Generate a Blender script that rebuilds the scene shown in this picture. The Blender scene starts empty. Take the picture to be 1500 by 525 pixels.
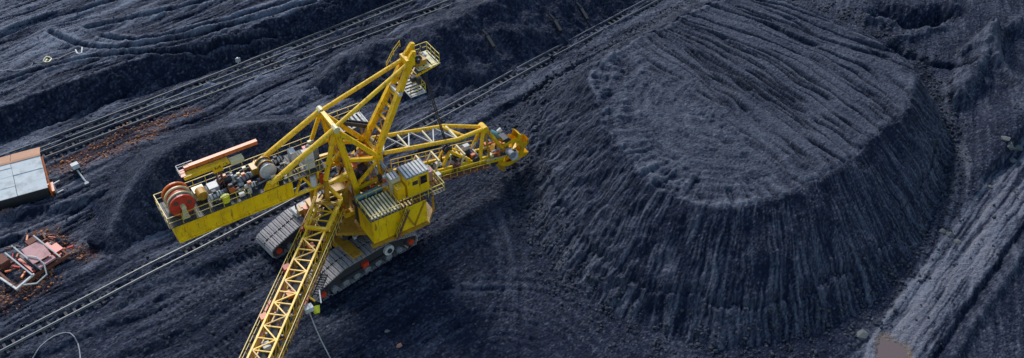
import bpy, math, random
import numpy as np
from mathutils import Vector, Matrix
R = math.radians
random.seed(7); rng = np.random.RandomState(11)
SC = bpy.context.scene
COL = SC.collection

# ------------------------------------------------------------------ camera, sky, sun, exposure
CAM_H, PITCH, FPX = 67.0, R(42), 1500.0
cam = bpy.data.cameras.new('camera'); camo = bpy.data.objects.new('camera', cam); COL.objects.link(camo)
camo.location = (0, 0, CAM_H); camo.rotation_euler = (R(90) - PITCH, 0, 0)
cam.sensor_width = 36.0; cam.lens = 36.0 * FPX / 1500.0
cam.clip_start = 0.5; cam.clip_end = 12000
SC.camera = camo
SUN_EL, SUN_AZ = R(36), R(-24)          # azimuth from +Y towards +X: light comes from the upper left
w = bpy.data.worlds.new('World'); SC.world = w; w.use_nodes = True
nt = w.node_tree; nt.nodes.clear()
sky = nt.nodes.new('ShaderNodeTexSky'); sky.sky_type = 'NISHITA'; sky.sun_disc = False
sky.sun_elevation = SUN_EL; sky.sun_rotation = SUN_AZ; sky.air_density = 1.6; sky.dust_density = 0.6; sky.ozone_density = 4.0
bg = nt.nodes.new('ShaderNodeBackground'); bg.inputs['Strength'].default_value = 0.078
wo = nt.nodes.new('ShaderNodeOutputWorld')
nt.links.new(sky.outputs[0], bg.inputs[0]); nt.links.new(bg.outputs[0], wo.inputs[0])
sl = bpy.data.lights.new('sun', 'SUN'); sl.energy = 1.5; sl.angle = R(10); sl.color = (1.0, 0.98, 0.95)
so = bpy.data.objects.new('sun', sl); COL.objects.link(so)
sd = Vector((math.sin(SUN_AZ) * math.cos(SUN_EL), math.cos(SUN_AZ) * math.cos(SUN_EL), math.sin(SUN_EL)))
so.rotation_euler = sd.to_track_quat('Z', 'Y').to_euler()
SC.view_settings.view_transform = 'Standard'; SC.view_settings.look = 'None'
SC.view_settings.exposure = 1.34; SC.view_settings.gamma = 1.0
SC.render.engine = 'CYCLES'

# ------------------------------------------------------------------ helpers
def G(x, y, z=0.0):
    """point of the place, at height z, that the photograph shows at pixel x, y"""
    u = (x - 750) / FPX; v = -(y - 262.5) / FPX
    d = (u, math.cos(PITCH) + v * math.sin(PITCH), -math.sin(PITCH) + v * math.cos(PITCH))
    t = (z - CAM_H) / d[2]
    return Vector((d[0] * t, d[1] * t, z))

def node_mat(name):
    m = bpy.data.materials.new(name); m.use_nodes = True
    n = m.node_tree.nodes; n.clear()
    o = n.new('ShaderNodeOutputMaterial'); b = n.new('ShaderNodeBsdfPrincipled')
    m.node_tree.links.new(b.outputs[0], o.inputs[0])
    return m, n, m.node_tree.links, b
def ramp(n, stops):
    r = n.new('ShaderNodeValToRGB'); e = r.color_ramp.elements
    while len(e) < len(stops): e.new(0.5)
    for k, (p, c) in enumerate(stops):
        e[k].position = p; e[k].color = (*c, 1) if len(c) == 3 else c
    return r
def noise(n, l, vec, scale, detail=4, rough=0.6):
    t = n.new('ShaderNodeTexNoise'); t.inputs['Scale'].default_value = scale
    t.inputs['Detail'].default_value = detail; t.inputs['Roughness'].default_value = rough
    l.new(vec, t.inputs['Vector']); return t
def mix(n, l, fac, a, b, mode='MIX'):
    m = n.new('ShaderNodeMix'); m.data_type = 'RGBA'; m.blend_type = mode
    for s, v in ((m.inputs[0], fac), (m.inputs[6], a), (m.inputs[7], b)):
        if isinstance(v, (int, float)): s.default_value = v
        elif isinstance(v, tuple): s.default_value = (*v, 1)
        else: l.new(v, s)
    return m.outputs[2]

def coal_mat(name, lo, hi, fine=1.0):
    m, n, l, b = node_mat(name)
    tc = n.new('ShaderNodeTexCoord').outputs['Object']
    n1 = noise(n, l, tc, 0.9, 6, 0.65); n2 = noise(n, l, tc, 5.0, 4, 0.7)
    c1 = ramp(n, [(0.3, lo), (0.72, hi)]); l.new(n1.outputs['Fac'], c1.inputs[0])
    c2 = ramp(n, [(0.32, (0.45, 0.45, 0.47)), (0.62, (1.25, 1.25, 1.25))]); l.new(n2.outputs['Fac'], c2.inputs[0])
    col = mix(n, l, 0.85, c1.outputs[0], c2.outputs[0], 'MULTIPLY')
    for att, c in (('dust_shade', (0.185, 0.195, 0.235)), ('rust', (0.27, 0.10, 0.035)), ('mud', (0.20, 0.145, 0.11))):
        a = n.new('ShaderNodeAttribute'); a.attribute_name = att
        if att == 'rust':
            rr = ramp(n, [(0.42, (0, 0, 0)), (0.6, (1, 1, 1))]); l.new(n2.outputs['Fac'], rr.inputs[0])
            mm = n.new('ShaderNodeMath'); mm.operation = 'MULTIPLY'; l.new(rr.outputs[0], mm.inputs[0]); l.new(a.outputs['Fac'], mm.inputs[1])
            col = mix(n, l, mm.outputs[0], col, c)
        else: col = mix(n, l, a.outputs['Fac'], col, c)
    l.new(col, b.inputs['Base Color'])
    b.inputs['Roughness'].default_value = 0.75; b.inputs['Specular IOR Level'].default_value = 0.12
    vo = n.new('ShaderNodeTexVoronoi'); vo.inputs['Scale'].default_value = 4.5; l.new(tc, vo.inputs['Vector'])
    n3 = noise(n, l, tc, 3.2, 6, 0.75)
    ad = n.new('ShaderNodeMath'); ad.operation = 'MULTIPLY_ADD'; l.new(vo.outputs['Distance'], ad.inputs[0]); ad.inputs[1].default_value = -0.35; l.new(n3.outputs['Fac'], ad.inputs[2])
    bp = n.new('ShaderNodeBump'); bp.inputs['Strength'].default_value = 0.9 * fine; bp.inputs['Distance'].default_value = 0.28
    l.new(ad.outputs[0], bp.inputs['Height']); l.new(bp.outputs[0], b.inputs['Normal'])
    return m

def paint(name, base, dirt=(0.03, 0.026, 0.025), amt=0.5, rough=0.45, rust=None, scale=1.6, metal=0.0):
    m, n, l, b = node_mat(name)
    tc = n.new('ShaderNodeTexCoord').outputs['Object']
    n1 = noise(n, l, tc, scale, 6, 0.7)
    r1 = ramp(n, [(0.48, (0, 0, 0)), (0.75, (amt,) * 3)]); l.new(n1.outputs['Fac'], r1.inputs[0])
    n0 = noise(n, l, tc, 0.7, 3, 0.5)
    col = mix(n, l, n0.outputs['Fac'], tuple(c * 0.78 for c in base), tuple(min(1, c * 1.12) for c in base))
    if rust:
        mp = n.new('ShaderNodeMapping'); mp.inputs['Scale'].default_value = (3, 3, 0.7); l.new(tc, mp.inputs[0])
        n2 = noise(n, l, mp.outputs[0], 1.4, 5, 0.7)
        r2 = ramp(n, [(0.56, (0, 0, 0)), (0.66, (0.85,) * 3)]); l.new(n2.outputs['Fac'], r2.inputs[0])
        col = mix(n, l, r2.outputs[0], col, rust)
    col = mix(n, l, r1.outputs[0], col, dirt)
    l.new(col, b.inputs['Base Color']); b.inputs['Roughness'].default_value = rough; b.inputs['Metallic'].default_value = metal
    bp = n.new('ShaderNodeBump'); bp.inputs['Strength'].default_value = 0.25; bp.inputs['Distance'].default_value = 0.03
    l.new(n1.outputs['Fac'], bp.inputs['Height']); l.new(bp.outputs[0], b.inputs['Normal'])
    return m

M = {}
M['ground'] = coal_mat('coal_ground', (0.0028, 0.0052, 0.0165), (0.0135, 0.020, 0.042))
M['pile'] = coal_mat('coal_pile', (0.003, 0.0056, 0.0175), (0.0135, 0.020, 0.042))
M['lump'] = coal_mat('coal_lump', (0.02, 0.024, 0.036), (0.085, 0.09, 0.105))
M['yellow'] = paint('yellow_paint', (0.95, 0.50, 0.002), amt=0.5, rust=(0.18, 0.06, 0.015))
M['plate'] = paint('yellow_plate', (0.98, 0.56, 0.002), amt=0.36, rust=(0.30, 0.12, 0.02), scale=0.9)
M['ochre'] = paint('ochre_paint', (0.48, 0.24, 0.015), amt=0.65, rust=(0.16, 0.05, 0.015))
M['rail_y'] = paint('handrail_yellow', (0.62, 0.42, 0.03), amt=0.5)
M['pale_y'] = paint('pale_yellow', (0.66, 0.55, 0.28), amt=0.4)
M['red'] = paint('red_paint', (0.58, 0.05, 0.02), amt=0.4)
M['orange'] = paint('orange_paint', (0.66, 0.15, 0.02), amt=0.45, rust=(0.2, 0.05, 0.02))
M['steel'] = paint('dark_steel', (0.035, 0.032, 0.035), amt=0.3, rough=0.6)
M['grey'] = paint('grey_steel', (0.22, 0.22, 0.23), amt=0.6, rough=0.6)
M['pale'] = paint('pale_metal', (0.50, 0.48, 0.45), amt=0.5, rough=0.5)
M['shoe'] = paint('worn_shoe', (0.32, 0.28, 0.265), dirt=(0.04, 0.03, 0.03), amt=0.9, rough=0.65, scale=2.5)
M['belt'] = paint('rubber_belt', (0.02, 0.02, 0.022), amt=0.2, rough=0.8)
M['teal'] = paint('teal_paint', (0.07, 0.20, 0.22), amt=0.6)
M['glass'] = paint('dark_glass', (0.012, 0.014, 0.02), amt=0.0, rough=0.08)
M['roof'] = paint('old_roof_sheet', (0.62, 0.61, 0.57), dirt=(0.17, 0.15, 0.13), amt=0.75, rough=0.8, scale=0.8)
M['rustsheet'] = paint('rusty_sheet', (0.42, 0.21, 0.12), dirt=(0.24, 0.17, 0.13), amt=0.7, rough=0.85)
M['rust'] = paint('rusty_iron', (0.17, 0.055, 0.03), dirt=(0.05, 0.03, 0.025), amt=0.8, rough=0.85)
M['pink'] = paint('faded_pink_sheet', (0.52, 0.27, 0.25), dirt=(0.16, 0.07, 0.06), amt=0.7, rough=0.8, scale=0.9)
M['dirty_white'] = paint('dirty_white', (0.60, 0.57, 0.52), amt=0.6, rough=0.7)
M['sleeper'] = paint('timber_sleeper', (0.075, 0.068, 0.062), amt=0.7, rough=0.9)
M['railsteel'] = paint('worn_rail', (0.11, 0.11, 0.12), amt=0.5, rough=0.45)
M['siderail'] = paint('dull_rail', (0.075, 0.075, 0.08), amt=0.6, rough=0.6)
M['stone'] = paint('pale_stone', (0.10, 0.10, 0.095), amt=0.5, rough=0.9)
M['pinkstone'] = paint('pink_stone', (0.34, 0.15, 0.10), amt=0.3, rough=0.9)
M['rustlump'] = paint('rusty_lump', (0.42, 0.15, 0.05), dirt=(0.06, 0.04, 0.03), amt=0.8, rough=0.9, scale=2.2)
M['lamp'] = paint('lamp_yellow', (0.75, 0.68, 0.02), amt=0.1)

# mesh pieces: lists of vertices / faces
class MB:
    def __init__(s): s.v = []; s.f = []
    def add(s, v, f):
        o = len(s.v); s.v += [tuple(p) for p in v]; s.f += [tuple(i + o for i in q) for q in f]; return s
    def box(s, x0, x1, y0, y1, z0, z1):
        return s.add([(x0, y0, z0), (x1, y0, z0), (x1, y1, z0), (x0, y1, z0), (x0, y0, z1), (x1, y0, z1), (x1, y1, z1), (x0, y1, z1)],
                     [(0, 3, 2, 1), (4, 5, 6, 7), (0, 1, 5, 4), (1, 2, 6, 5), (2, 3, 7, 6), (3, 0, 4, 7)])
    def _fr(s, a, b, up):
        a, b = Vector(a), Vector(b); d = (b - a).normalized()
        up = Vector(up)
        if abs(d.dot(up)) > 0.98: up = Vector((1, 0, 0))
        x = d.cross(up).normalized(); y = x.cross(d).normalized()
        return a, b, x, y
    def beam(s, a, b, w, h=None, up=(0, 0, 1)):
        h = w if h is None else h
        a, b, x, y = s._fr(a, b, up); x = x * (w / 2); y = y * (h / 2)
        v = [p + q for p in (a, b) for q in (-x - y, x - y, x + y, -x + y)]
        return s.add(v, [(0, 3, 2, 1), (4, 5, 6, 7), (0, 1, 5, 4), (1, 2, 6, 5), (2, 3, 7, 6), (3, 0, 4, 7)])
    def tube(s, a, b, r, r2=None, n=10):
        r2 = r if r2 is None else r2
        a, b, x, y = s._fr(a, b, (0, 0, 1))
        v = []
        for p, q in ((a, r), (b, r2)):
            for k in range(n):
                t = 2 * math.pi * k / n; v.append(p + x * (q * math.cos(t)) + y * (q * math.sin(t)))
        f = [(k, (k + 1) % n, n + (k + 1) % n, n + k) for k in range(n)] + [tuple(range(n - 1, -1, -1)), tuple(range(n, 2 * n))]
        return s.add(v, f)
    def path(s, pts, r, n=6):
        pts = [Vector(p) for p in pts]
        v = []; m = len(pts)
        for i, p in enumerate(pts):
            d = (pts[min(i + 1, m - 1)] - pts[max(i - 1, 0)]).normalized()
            up = Vector((0, 0, 1)) if abs(d.z) < 0.95 else Vector((1, 0, 0))
            x = d.cross(up).normalized(); y = x.cross(d)
            for k in range(n):
                t = 2 * math.pi * k / n; v.append(p + x * (r * math.cos(t)) + y * (r * math.sin(t)))
        f = [(i * n + k, i * n + (k + 1) % n, (i + 1) * n + (k + 1) % n, (i + 1) * n + k) for i in range(m - 1) for k in range(n)]
        f += [tuple(range(n - 1, -1, -1)), tuple(range((m - 1) * n, m * n))]
        return s.add(v, f)
    def prism(s, poly, axis, t0, t1):
        """poly: 2-D outline; axis 'y' extrudes x,z outline along y; 'x' extrudes y,z; 'z' extrudes x,y"""
        n = len(poly); v = []
        for t in (t0, t1):
            for a, b in poly: v.append({'y': (a, t, b), 'x': (t, a, b), 'z': (a, b, t)}[axis])
        return s.add(v, [tuple(range(n)), tuple(range(2 * n - 1, n - 1, -1))] + [(k, n + k, n + (k + 1) % n, (k + 1) % n) for k in range(n)])
    def mesh(s, name):
        me = bpy.data.meshes.new(name); me.from_pydata(s.v, [], s.f); me.update()
        import bmesh
        bm = bmesh.new(); bm.from_mesh(me); bmesh.ops.recalc_face_normals(bm, faces=bm.faces); bm.to_mesh(me); bm.free()
        return me
    def build(s, name, mat, parent=None, smooth=False):
        me = s.mesh(name); me.materials.append(M[mat])
        if smooth:
            for p in me.polygons: p.use_smooth = True
        o = bpy.data.objects.new(name, me); COL.objects.link(o)
        if parent: o.parent = parent
        return o
def tag(o, label=None, cat=None, group=None, kind=None):
    if label: o['label'] = label
    if cat: o['category'] = cat
    if group: o['group'] = group
    if kind: o['kind'] = kind
    return o
def empty(name, loc, rz=0.0):
    o = bpy.data.objects.new(name, None); COL.objects.link(o); o.location = loc; o.rotation_euler = (0, 0, rz); o.empty_display_size = 0.5
    return o
def beam(name, a, b, wd, mat, parent, h=None, up=(0, 0, 1)): return MB().beam(a, b, wd, h, up).build(name, mat, parent)
def tube(name, a, b, r, mat, parent, r2=None, n=10): return MB().tube(a, b, r, r2, n).build(name, mat, parent)
def box(name, e, mat, parent): return MB().box(*e).build(name, mat, parent)
def share(src, parent, mtx=None):
    o = src.copy(); COL.objects.link(o); o.parent = parent
    if mtx is not None: o.matrix_local = mtx
    return o

# ------------------------------------------------------------------ terrain noise
_T = rng.rand(256, 256) * 2 * np.pi
_GX, _GY = np.cos(_T), np.sin(_T)
def pn(x, y, seed=0):
    x = x + seed * 17.31; y = y + seed * 9.73
    xi = np.floor(x).astype(np.int64); yi = np.floor(y).astype(np.int64)
    xf = x - xi; yf = y - yi
    u = xf * xf * xf * (xf * (xf * 6 - 15) + 10); v = yf * yf * yf * (yf * (yf * 6 - 15) + 10)
    def g(a, b):
        i = (xi + a) & 255; j = (yi + b) & 255
        return _GX[i, j] * (xf - a) + _GY[i, j] * (yf - b)
    a = g(0, 0); b = g(1, 0); c = g(0, 1); d = g(1, 1)
    return 1.5 * ((a + u * (b - a)) + v * ((c + u * (d - c)) - (a + u * (b - a))))
def fbm(x, y, s, o=4, seed=0, p=0.55):
    r = 0; a = 1.0; f = 1.0 / s
    for k in range(o):
        r = r + a * pn(x * f, y * f, seed + k * 3); a *= p; f *= 2.03
    return r
def sst(a, b, x):
    t = np.clip((x - a) / (b - a), 0, 1); return t * t * (3 - 2 * t)
def polydist(X, Y, pts, closed=False, near=None):
    """distance to a polyline, signed left positive, plus arc length of the nearest point; near: only work within that many metres"""
    if near is not None:
        q = np.array([p[:2] for p in pts]); m = (X > q[:, 0].min() - near) & (X < q[:, 0].max() + near) & (Y > q[:, 1].min() - near) & (Y < q[:, 1].max() + near)
        D = np.full(X.shape, 1e3); A = np.zeros(X.shape)
        if m.any():
            d, a = polydist(X[m], Y[m], pts, closed); D[m] = d; A[m] = a
        return D, A
    best = np.full(X.shape, 1e9); sgn = np.zeros(X.shape); arc = np.zeros(X.shape); s0 = 0.0
    P = [np.array(p[:2], float) for p in pts]
    if closed: P = P + [P[0]]
    for a, b in zip(P[:-1], P[1:]):
        d = b - a; L = np.hypot(*d); d = d / L
        t = np.clip((X - a[0]) * d[0] + (Y - a[1]) * d[1], 0, L)
        ex = X - a[0] - d[0] * t; ey = Y - a[1] - d[1] * t
        q = np.hypot(ex, ey); m = q < best
        best = np.where(m, q, best); sgn = np.where(m, np.sign(d[0] * ey - d[1] * ex), sgn); arc = np.where(m, s0 + t, arc)
        s0 += L
    return best * sgn, arc
def spline(pts, step=0.6, closed=False):
    P = [np.array(p, float) for p in pts]; n = len(P); out = []
    for i in range(n if closed else n - 1):
        if closed: a, b, c, d = P[i - 1], P[i], P[(i + 1) % n], P[(i + 2) % n]
        else: a, b, c, d = P[max(i - 1, 0)], P[i], P[i + 1], P[min(i + 2, n - 1)]
        k = max(2, int(np.hypot(*(c - b)[:2]) / step))
        for j in range(k):
            t = j / k
            out.append(0.5 * (2 * b + (c - a) * t + (2 * a - 5 * b + 4 * c - d) * t * t + (3 * b - a - 3 * c + d) * t ** 3))
    if not closed: out.append(P[-1])
    return out
def pxline(pts, z=0.0): return [tuple(G(x, y, z)) for x, y in pts]

RAIL_A = math.atan2(51.8, 60.3)
def along(X, Y, ang): return X * math.cos(ang) + Y * math.sin(ang), -X * math.sin(ang) + Y * math.cos(ang)

MAIN_RAIL = spline(pxline([(-260, 645), (0, 511), (180, 418), (357, 327), (560, 217), (770, 101), (955, 1), (1160, -110)]), 2.0)
SIDE_RAIL_1 = spline(pxline([(-230, 322), (0, 236), (88, 203), (250, 141), (500, 41), (640, -16), (860, -105)]), 2.0)
SIDE_RAIL_2 = spline(pxline([(-230, 340), (0, 253), (88, 219), (250, 157), (500, 63), (690, -6), (900, -85)]), 2.0)
SCARP = spline(pxline([(-200, 262), (0, 203), (90, 172), (200, 134), (300, 102), (400, 72), (500, 34), (570, 4), (700, -50)]), 2.0)
RIM_Z = 6.5
RIM = [(1060, 303, 10.0), (1000, 289, 9.9), (955, 264, 9.6), (905, 215, 8.6), (882, 165, 7.7), (868, 115, 7.2), (885, 84, 6.6), (930, 60, 6.6), (985, 33, 7),
       (1040, 3, 8), (1100, -10, 10), (1180, 14, 10), (1250, 45, 9), (1308, 80, 6.5), (1340, 118, 5.2), (1318, 165, 6.0), (1265, 212, 7.8), (1200, 260, 9.4), (1125, 296, 9.9)]
RIM_W = spline([(*tuple(G(x, y, RIM_Z))[:2], r) for x, y, r in RIM], 1.2, True)
ROAD = spline(pxline([(1580, 165), (1500, 262), (1440, 345), (1400, 400), (1350, 470), (1300, 545), (1220, 660)]), 2.0)

def ground_fields(X, Y):
    z = 0.14 * fbm(X, Y, 12, 3, 1) + 0.03 * fbm(X, Y, 1.6, 4, 2)
    dust_shade = 0.07 + 0.15 * fbm(X, Y, 7, 4, 5)
    rust = np.zeros(X.shape); mud = np.zeros(X.shape)
    dr, _ = polydist(X, Y, MAIN_RAIL)                         # left (behind the rails) positive
    rx0, ry0 = along(X, Y, RAIL_A)
    # dragged streaks along the workings, everywhere behind the main rails and, weaker, in front of them
    warp = 0.8 * fbm(X, Y, 10, 2, 8)
    st = fbm(rx0 / 9, (ry0 + warp) / 0.75, 1, 4, 10, 0.6)
    st2 = fbm(rx0 / 16, (ry0 + warp) / 2.1, 1, 3, 20, 0.6)
    left = sst(-1, 2.5, dr)
    front = sst(0, 3, -dr) * (1 - sst(-6, 2, X))
    k = left + 0.35 * front
    z += k * (0.10 * st + 0.10 * st2)
    dust_shade += k * (0.42 * st + 0.34 * st2) + 0.10 * left + 0.12 * left * fbm(X, Y, 16, 2, 12)
    # thin wheel and dragline marks, dark and pale
    ln = fbm(rx0 / 22, (ry0 + warp) / 1.3, 1, 2, 14, 0.5); cut = sst(0.80, 0.98, 1 - np.abs(ln) * 1.8) * sst(-0.3, 0.2, fbm(rx0 / 9, ry0 / 3, 1, 2, 16))
    ln2 = fbm(rx0 / 18, (ry0 + warp) / 0.9, 1, 2, 24, 0.5); pale = sst(0.82, 0.98, 1 - np.abs(ln2) * 1.8) * sst(-0.1, 0.4, fbm(rx0 / 8, ry0 / 3, 1, 2, 26))
    z += k * (-0.30 * cut + 0.10 * pale); dust_shade += k * (-0.45 * cut + 0.42 * pale)
    # dust-white strip and cut step beside the main rails
    strip = np.exp(-((dr + 2.4) / 1.6) ** 2) + 0.8 * np.exp(-(dr / 1.2) ** 2) + 0.5 * np.exp(-((dr - 1.9) / 0.7) ** 2)
    far = sst(60, 90, Y)
    dust_shade += strip * (0.05 + 0.30 * far) * (0.75 + 0.9 * st)
    z -= 0.45 * sst(3.0, 3.6, -dr + 0.5 * fbm(X, Y, 5, 3, 30)) * far * (1 - sst(10, 22, -dr))
    flat = np.exp(-(dr / 1.3) ** 4); bury = 0.34 * fbm(rx0 / 2.5, ry0 / 0.8, 1, 3, 33); z = z * (1 - 0.85 * flat) + flat * bury
    for line in (SIDE_RAIL_1, SIDE_RAIL_2):
        d, _ = polydist(X, Y, line); fl = np.exp(-(d / 1.2) ** 4); z = z * (1 - 0.85 * fl) + fl * bury; dust_shade += 0.22 * np.exp(-(np.abs(d) - 1.0) ** 2 / 0.15) * (0.6 + st)
    # upper bench: cut face darkened in colour as its shade, crest line paled as lit
    ds, _ = polydist(X, Y, SCARP)
    dsn = ds + 0.45 * fbm(X, Y, 3, 4, 41) + 0.12 * fbm(X, Y, 0.7, 2, 43)
    z += np.clip(dsn * 0.95, 0, 2.2) - 0.35 * np.exp(-((dsn + 0.35) / 0.35) ** 2)
    face = sst(-0.5, 0.3, dsn) * (1 - sst(2.2, 2.6, dsn))
    dust_shade = dust_shade * (1 - 0.9 * face) + 0.32 * np.exp(-((dsn - 2.65) / 0.3) ** 2) * (0.6 + fbm(X, Y, 2, 3, 45))
    bench = sst(2.8, 4.5, dsn)
    big = fbm(rx0 / 4, ry0, 2.2, 4, 50)
    z += bench * (0.10 * big + 0.05 * st2); dust_shade += bench * (0.08 + 0.22 * sst(0.1, 0.9, big) + 0.3 * sst(0.45, 0.9, fbm(rx0 / 5, ry0, 3, 4, 52)))
    # curved ruts on the bench
    for pts, wd in (([(75, 48), (110, 64), (170, 72), (230, 64), (300, 48), (380, 26), (460, 2)], 0.28), ([(150, 54), (200, 60), (260, 50), (340, 27), (430, 0)], 0.28),
                    ([(-20, 62), (60, 30), (130, 12), (190, -8)], 0.4), ([(130, 42), (250, 14), (320, -4)], 0.3), ([(0, 122), (70, 98), (140, 84), (260, 72), (400, 38)], 0.22)):
        d, _ = polydist(X, Y, spline(pxline(pts, 2.2), 1.5), near=5)
        z -= 0.5 * np.exp(-(d / wd) ** 2); z += 0.2 * np.exp(-((np.abs(d) - 2.2 * wd) / wd) ** 2); dust_shade += 0.2 * np.exp(-((np.abs(d) - 2.2 * wd) / wd) ** 2) - 0.25 * np.exp(-(d / wd) ** 2)
    # rusty spill in front of the side rails
    for pts, wd, am in (([(95, 246), (150, 228), (200, 205), (235, 188)], 0.7, 0.9), ([(70, 250), (120, 222), (190, 190), (290, 160)], 0.55, 0.75), ([(0, 440), (30, 425), (60, 410)], 1.1, 0.8), ([(60, 345), (105, 365), (135, 370)], 1.0, 0.7), ([(-10, 318), (14, 312)], 0.6, 0.9)):
        d, _ = polydist(X, Y, spline(pxline(pts), 1.5), near=5)
        rust = np.maximum(rust, 0.6 * am * np.exp(-((d + 0.3 * fbm(X, Y, 1.5, 2, 60)) / wd) ** 2))
    # dark spoil steps behind the small heap
    for pts, wd, hh in (([(0, 318), (60, 308), (110, 300), (150, 288), (180, 272)], 0.6, 0.7), ([(0, 355), (40, 347), (85, 352)], 0.5, 0.5), ([(330, 205), (410, 165), (470, 130), (520, 106)], 0.5, 0.4)):
        d, _ = polydist(X, Y, spline(pxline(pts), 1.5), near=5); z += hh * np.exp(-((d + 0.35 * fbm(X, Y, 1.2, 3, 63)) / wd) ** 2)
    # working floor right of the machine: soft, with turning ruts
    cx, cy = G(735, 560)[:2]
    rr = np.hypot(X - cx, (Y - cy) * 1.0) + 0.2 * fbm(X, Y, 4, 2, 66)
    th = np.arctan2(Y - cy, X - cx)
    arcm = sst(0.15, 0.5, th) * (1 - sst(2.5, 3.0, th))
    for r0 in (4.2, 4.9, 6.6, 7.5, 10.2, 11.3):
        z -= arcm * 0.11 * np.exp(-((rr - r0) / 0.2) ** 2); z += arcm * 0.06 * np.exp(-((rr - r0 - 0.4) / 0.2) ** 2)
        dust_shade += arcm * 0.05 * np.exp(-((rr - r0 - 0.4) / 0.25) ** 2)
    for pts in ([(700, 525), (735, 430), (740, 370), (720, 310)], [(762, 525), (764, 430), (760, 370), (740, 310)], [(560, 400), (640, 420), (740, 425)], [(690, 340), (760, 400), (850, 480), (900, 540)]):
        d, _ = polydist(X, Y, spline(pxline(pts), 1.5), near=5)
        z -= 0.10 * np.exp(-(d / 0.22) ** 2); z += 0.07 * np.exp(-((np.abs(d) - 0.5) / 0.22) ** 2); dust_shade += 0.09 * np.exp(-((np.abs(d) - 0.5) / 0.3) ** 2)
    dust_shade += 0.07 * np.exp(-(((X - G(745, 370).x) / 5) ** 2 + ((Y - G(745, 370).y) / 7) ** 2))
    z += (1 - left) * (1 - sst(6, 14, X)) * 0.025 * fbm(X, Y, 0.8, 3, 70)
    # prints the crawlers left behind the machine
    tx, ty = (X + 15.2) * math.cos(R(42)) + (Y - 66.1) * math.sin(R(42)), -(X + 15.2) * math.sin(R(42)) + (Y - 66.1) * math.cos(R(42))
    for off in (-3.5, 3.5):
        bnd = sst(1.45, 1.2, np.abs(ty - off + 0.015 * np.clip(-tx - 6, 0, 20) ** 1.6)) * sst(-20, -14, tx) * (1 - sst(5.5, 7, tx)) * (0.5 + 0.5 * sst(-0.4, 0.3, fbm(X, Y, 3, 2, 73)))
        z += bnd * (-0.16 + 0.09 * np.sign(np.sin(tx * 2 * np.pi / 0.5)))
        dust_shade += bnd * (0.05 + 0.06 * np.sign(np.sin(tx * 2 * np.pi / 0.5)))
    # shallow drag steps left of the discharge boom
    for pts in ([(40, 525), (180, 470), (290, 400), (360, 370)], [(180, 525), (300, 470), (400, 395)], [(190, 440), (230, 415), (300, 392)]):
        d, _ = polydist(X, Y, spline(pxline(pts), 1.5), near=5); dn = d + 0.3 * fbm(X, Y, 2, 3, 72)
        z += 0.22 * np.tanh(dn / 0.3) * np.exp(-(d / 1.8) ** 2)
    # right: rising ground behind the pile, haul road, ruts round the toe
    gx, gy = G(1440, 40)[:2]
    hill = sst(-4, 30, (X - 30) * 0.55 + (Y - 74) * 0.9)
    right = sst(30, 40, X)
    z += right * 3.0 * hill; dust_shade -= 0.06 * sst(-18, -6, X) * (1 - left) * (1 - right)  # floor right of the machine darkened in colour as its shadow
    ax, ay = along(X, Y, R(72)); rs = fbm(ax / 7, ay / 0.6, 1, 4, 80, 0.6)
    z += right * 0.08 * rs; dust_shade += right * (0.16 * rs - 0.02 * (1 - hill))
    for pts, wd, hh in (([(1255, 40), (1310, 62), (1370, 84), (1425, 92)], 0.5, -0.8), ([(1300, 56), (1350, 45), (1390, 25), (1396, -10)], 0.6, 0.6), ([(1420, 75), (1455, 55), (1500, 30)], 0.8, 1.3),
                        ([(1440, 60), (1470, 100), (1500, 130)], 0.9, 1.0), ([(1405, 130), (1440, 85), (1455, 60)], 1.4, 1.6), ([(1300, 12), (1340, 22), (1388, 14)], 1.4, -2.2), ([(1270, 22), (1300, 28), (1320, 25)], 0.5, 0.7)):
        d, _ = polydist(X, Y, spline(pxline(pts, 2.0), 1.5), near=5); dn = d + 0.5 * fbm(X, Y, 2.2, 3, 85)
        z += hh * np.exp(-(dn / wd) ** 2); dust_shade += (0.12 if hh > 0 else -0.15) * np.exp(-(dn / wd) ** 2)
    for pts in ([(1372, 130), (1392, 240), (1378, 330), (1340, 420), (1280, 490), (1200, 540)], [(1398, 130), (1410, 240), (1398, 320), (1362, 400), (1310, 475), (1240, 540)]):
        d, _ = polydist(X, Y, spline(pxline(pts, 0.4), 1.5), near=5)
        z -= 0.16 * np.exp(-(d / 0.25) ** 2); dust_shade += 0.14 * np.exp(-((np.abs(d) - 0.45) / 0.25) ** 2)
    d, arc = polydist(X, Y, ROAD)
    rn = d + 0.22 * fbm(X, Y, 6, 3, 90)
    on = sst(-3.0, -2.2, rn + 0.3 * fbm(X, Y, 1.5, 3, 91)) * (1 - sst(1.7, 2.5, rn + 0.3 * fbm(X, Y, 1.5, 3, 91)))
    rstreak = fbm(arc / 13, rn / 0.5, 1, 4, 92, 0.6)
    z = z * (1 - 0.85 * on) + on * (0.09 * rstreak + 0.1)
    dust_shade += on * np.clip(0.52 + 0.95 * rstreak, -0.1, 0.95)
    mud += on * 0.25 * sst(-0.2, 0.7, rstreak + 0.4 * fbm(X, Y, 4, 3, 93))
    z += 0.55 * np.exp(-((rn - 3.6) / 0.5) ** 2) * (1 - 0.7 * sst(66, 72, Y)) - 1.6 * sst(-3.4, -7.5, rn) * right
    dust_shade += 0.25 * np.exp(-((rn - 3.6) / 0.35) ** 2) * (0.4 + fbm(X, Y, 1.5, 3, 94))
    z -= 0.5 * np.exp(-((rn - 2.6) / 0.3) ** 2)
    pc = G(1308, 524); pd = np.hypot((X - pc.x) * 1.35, (Y - pc.y) * 0.85) + 0.55 * fbm(X, Y, 1.8, 3, 97)
    z = np.where(pd < 3.2, np.where(pd < 2.1, -0.12 + 0.20 * sst(1.1, 2.1, pd), np.maximum(z, 0.04)), z)
    mud = np.maximum(mud, 0.9 * np.exp(-((pd - 1.75) / 0.4) ** 2)); 
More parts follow.
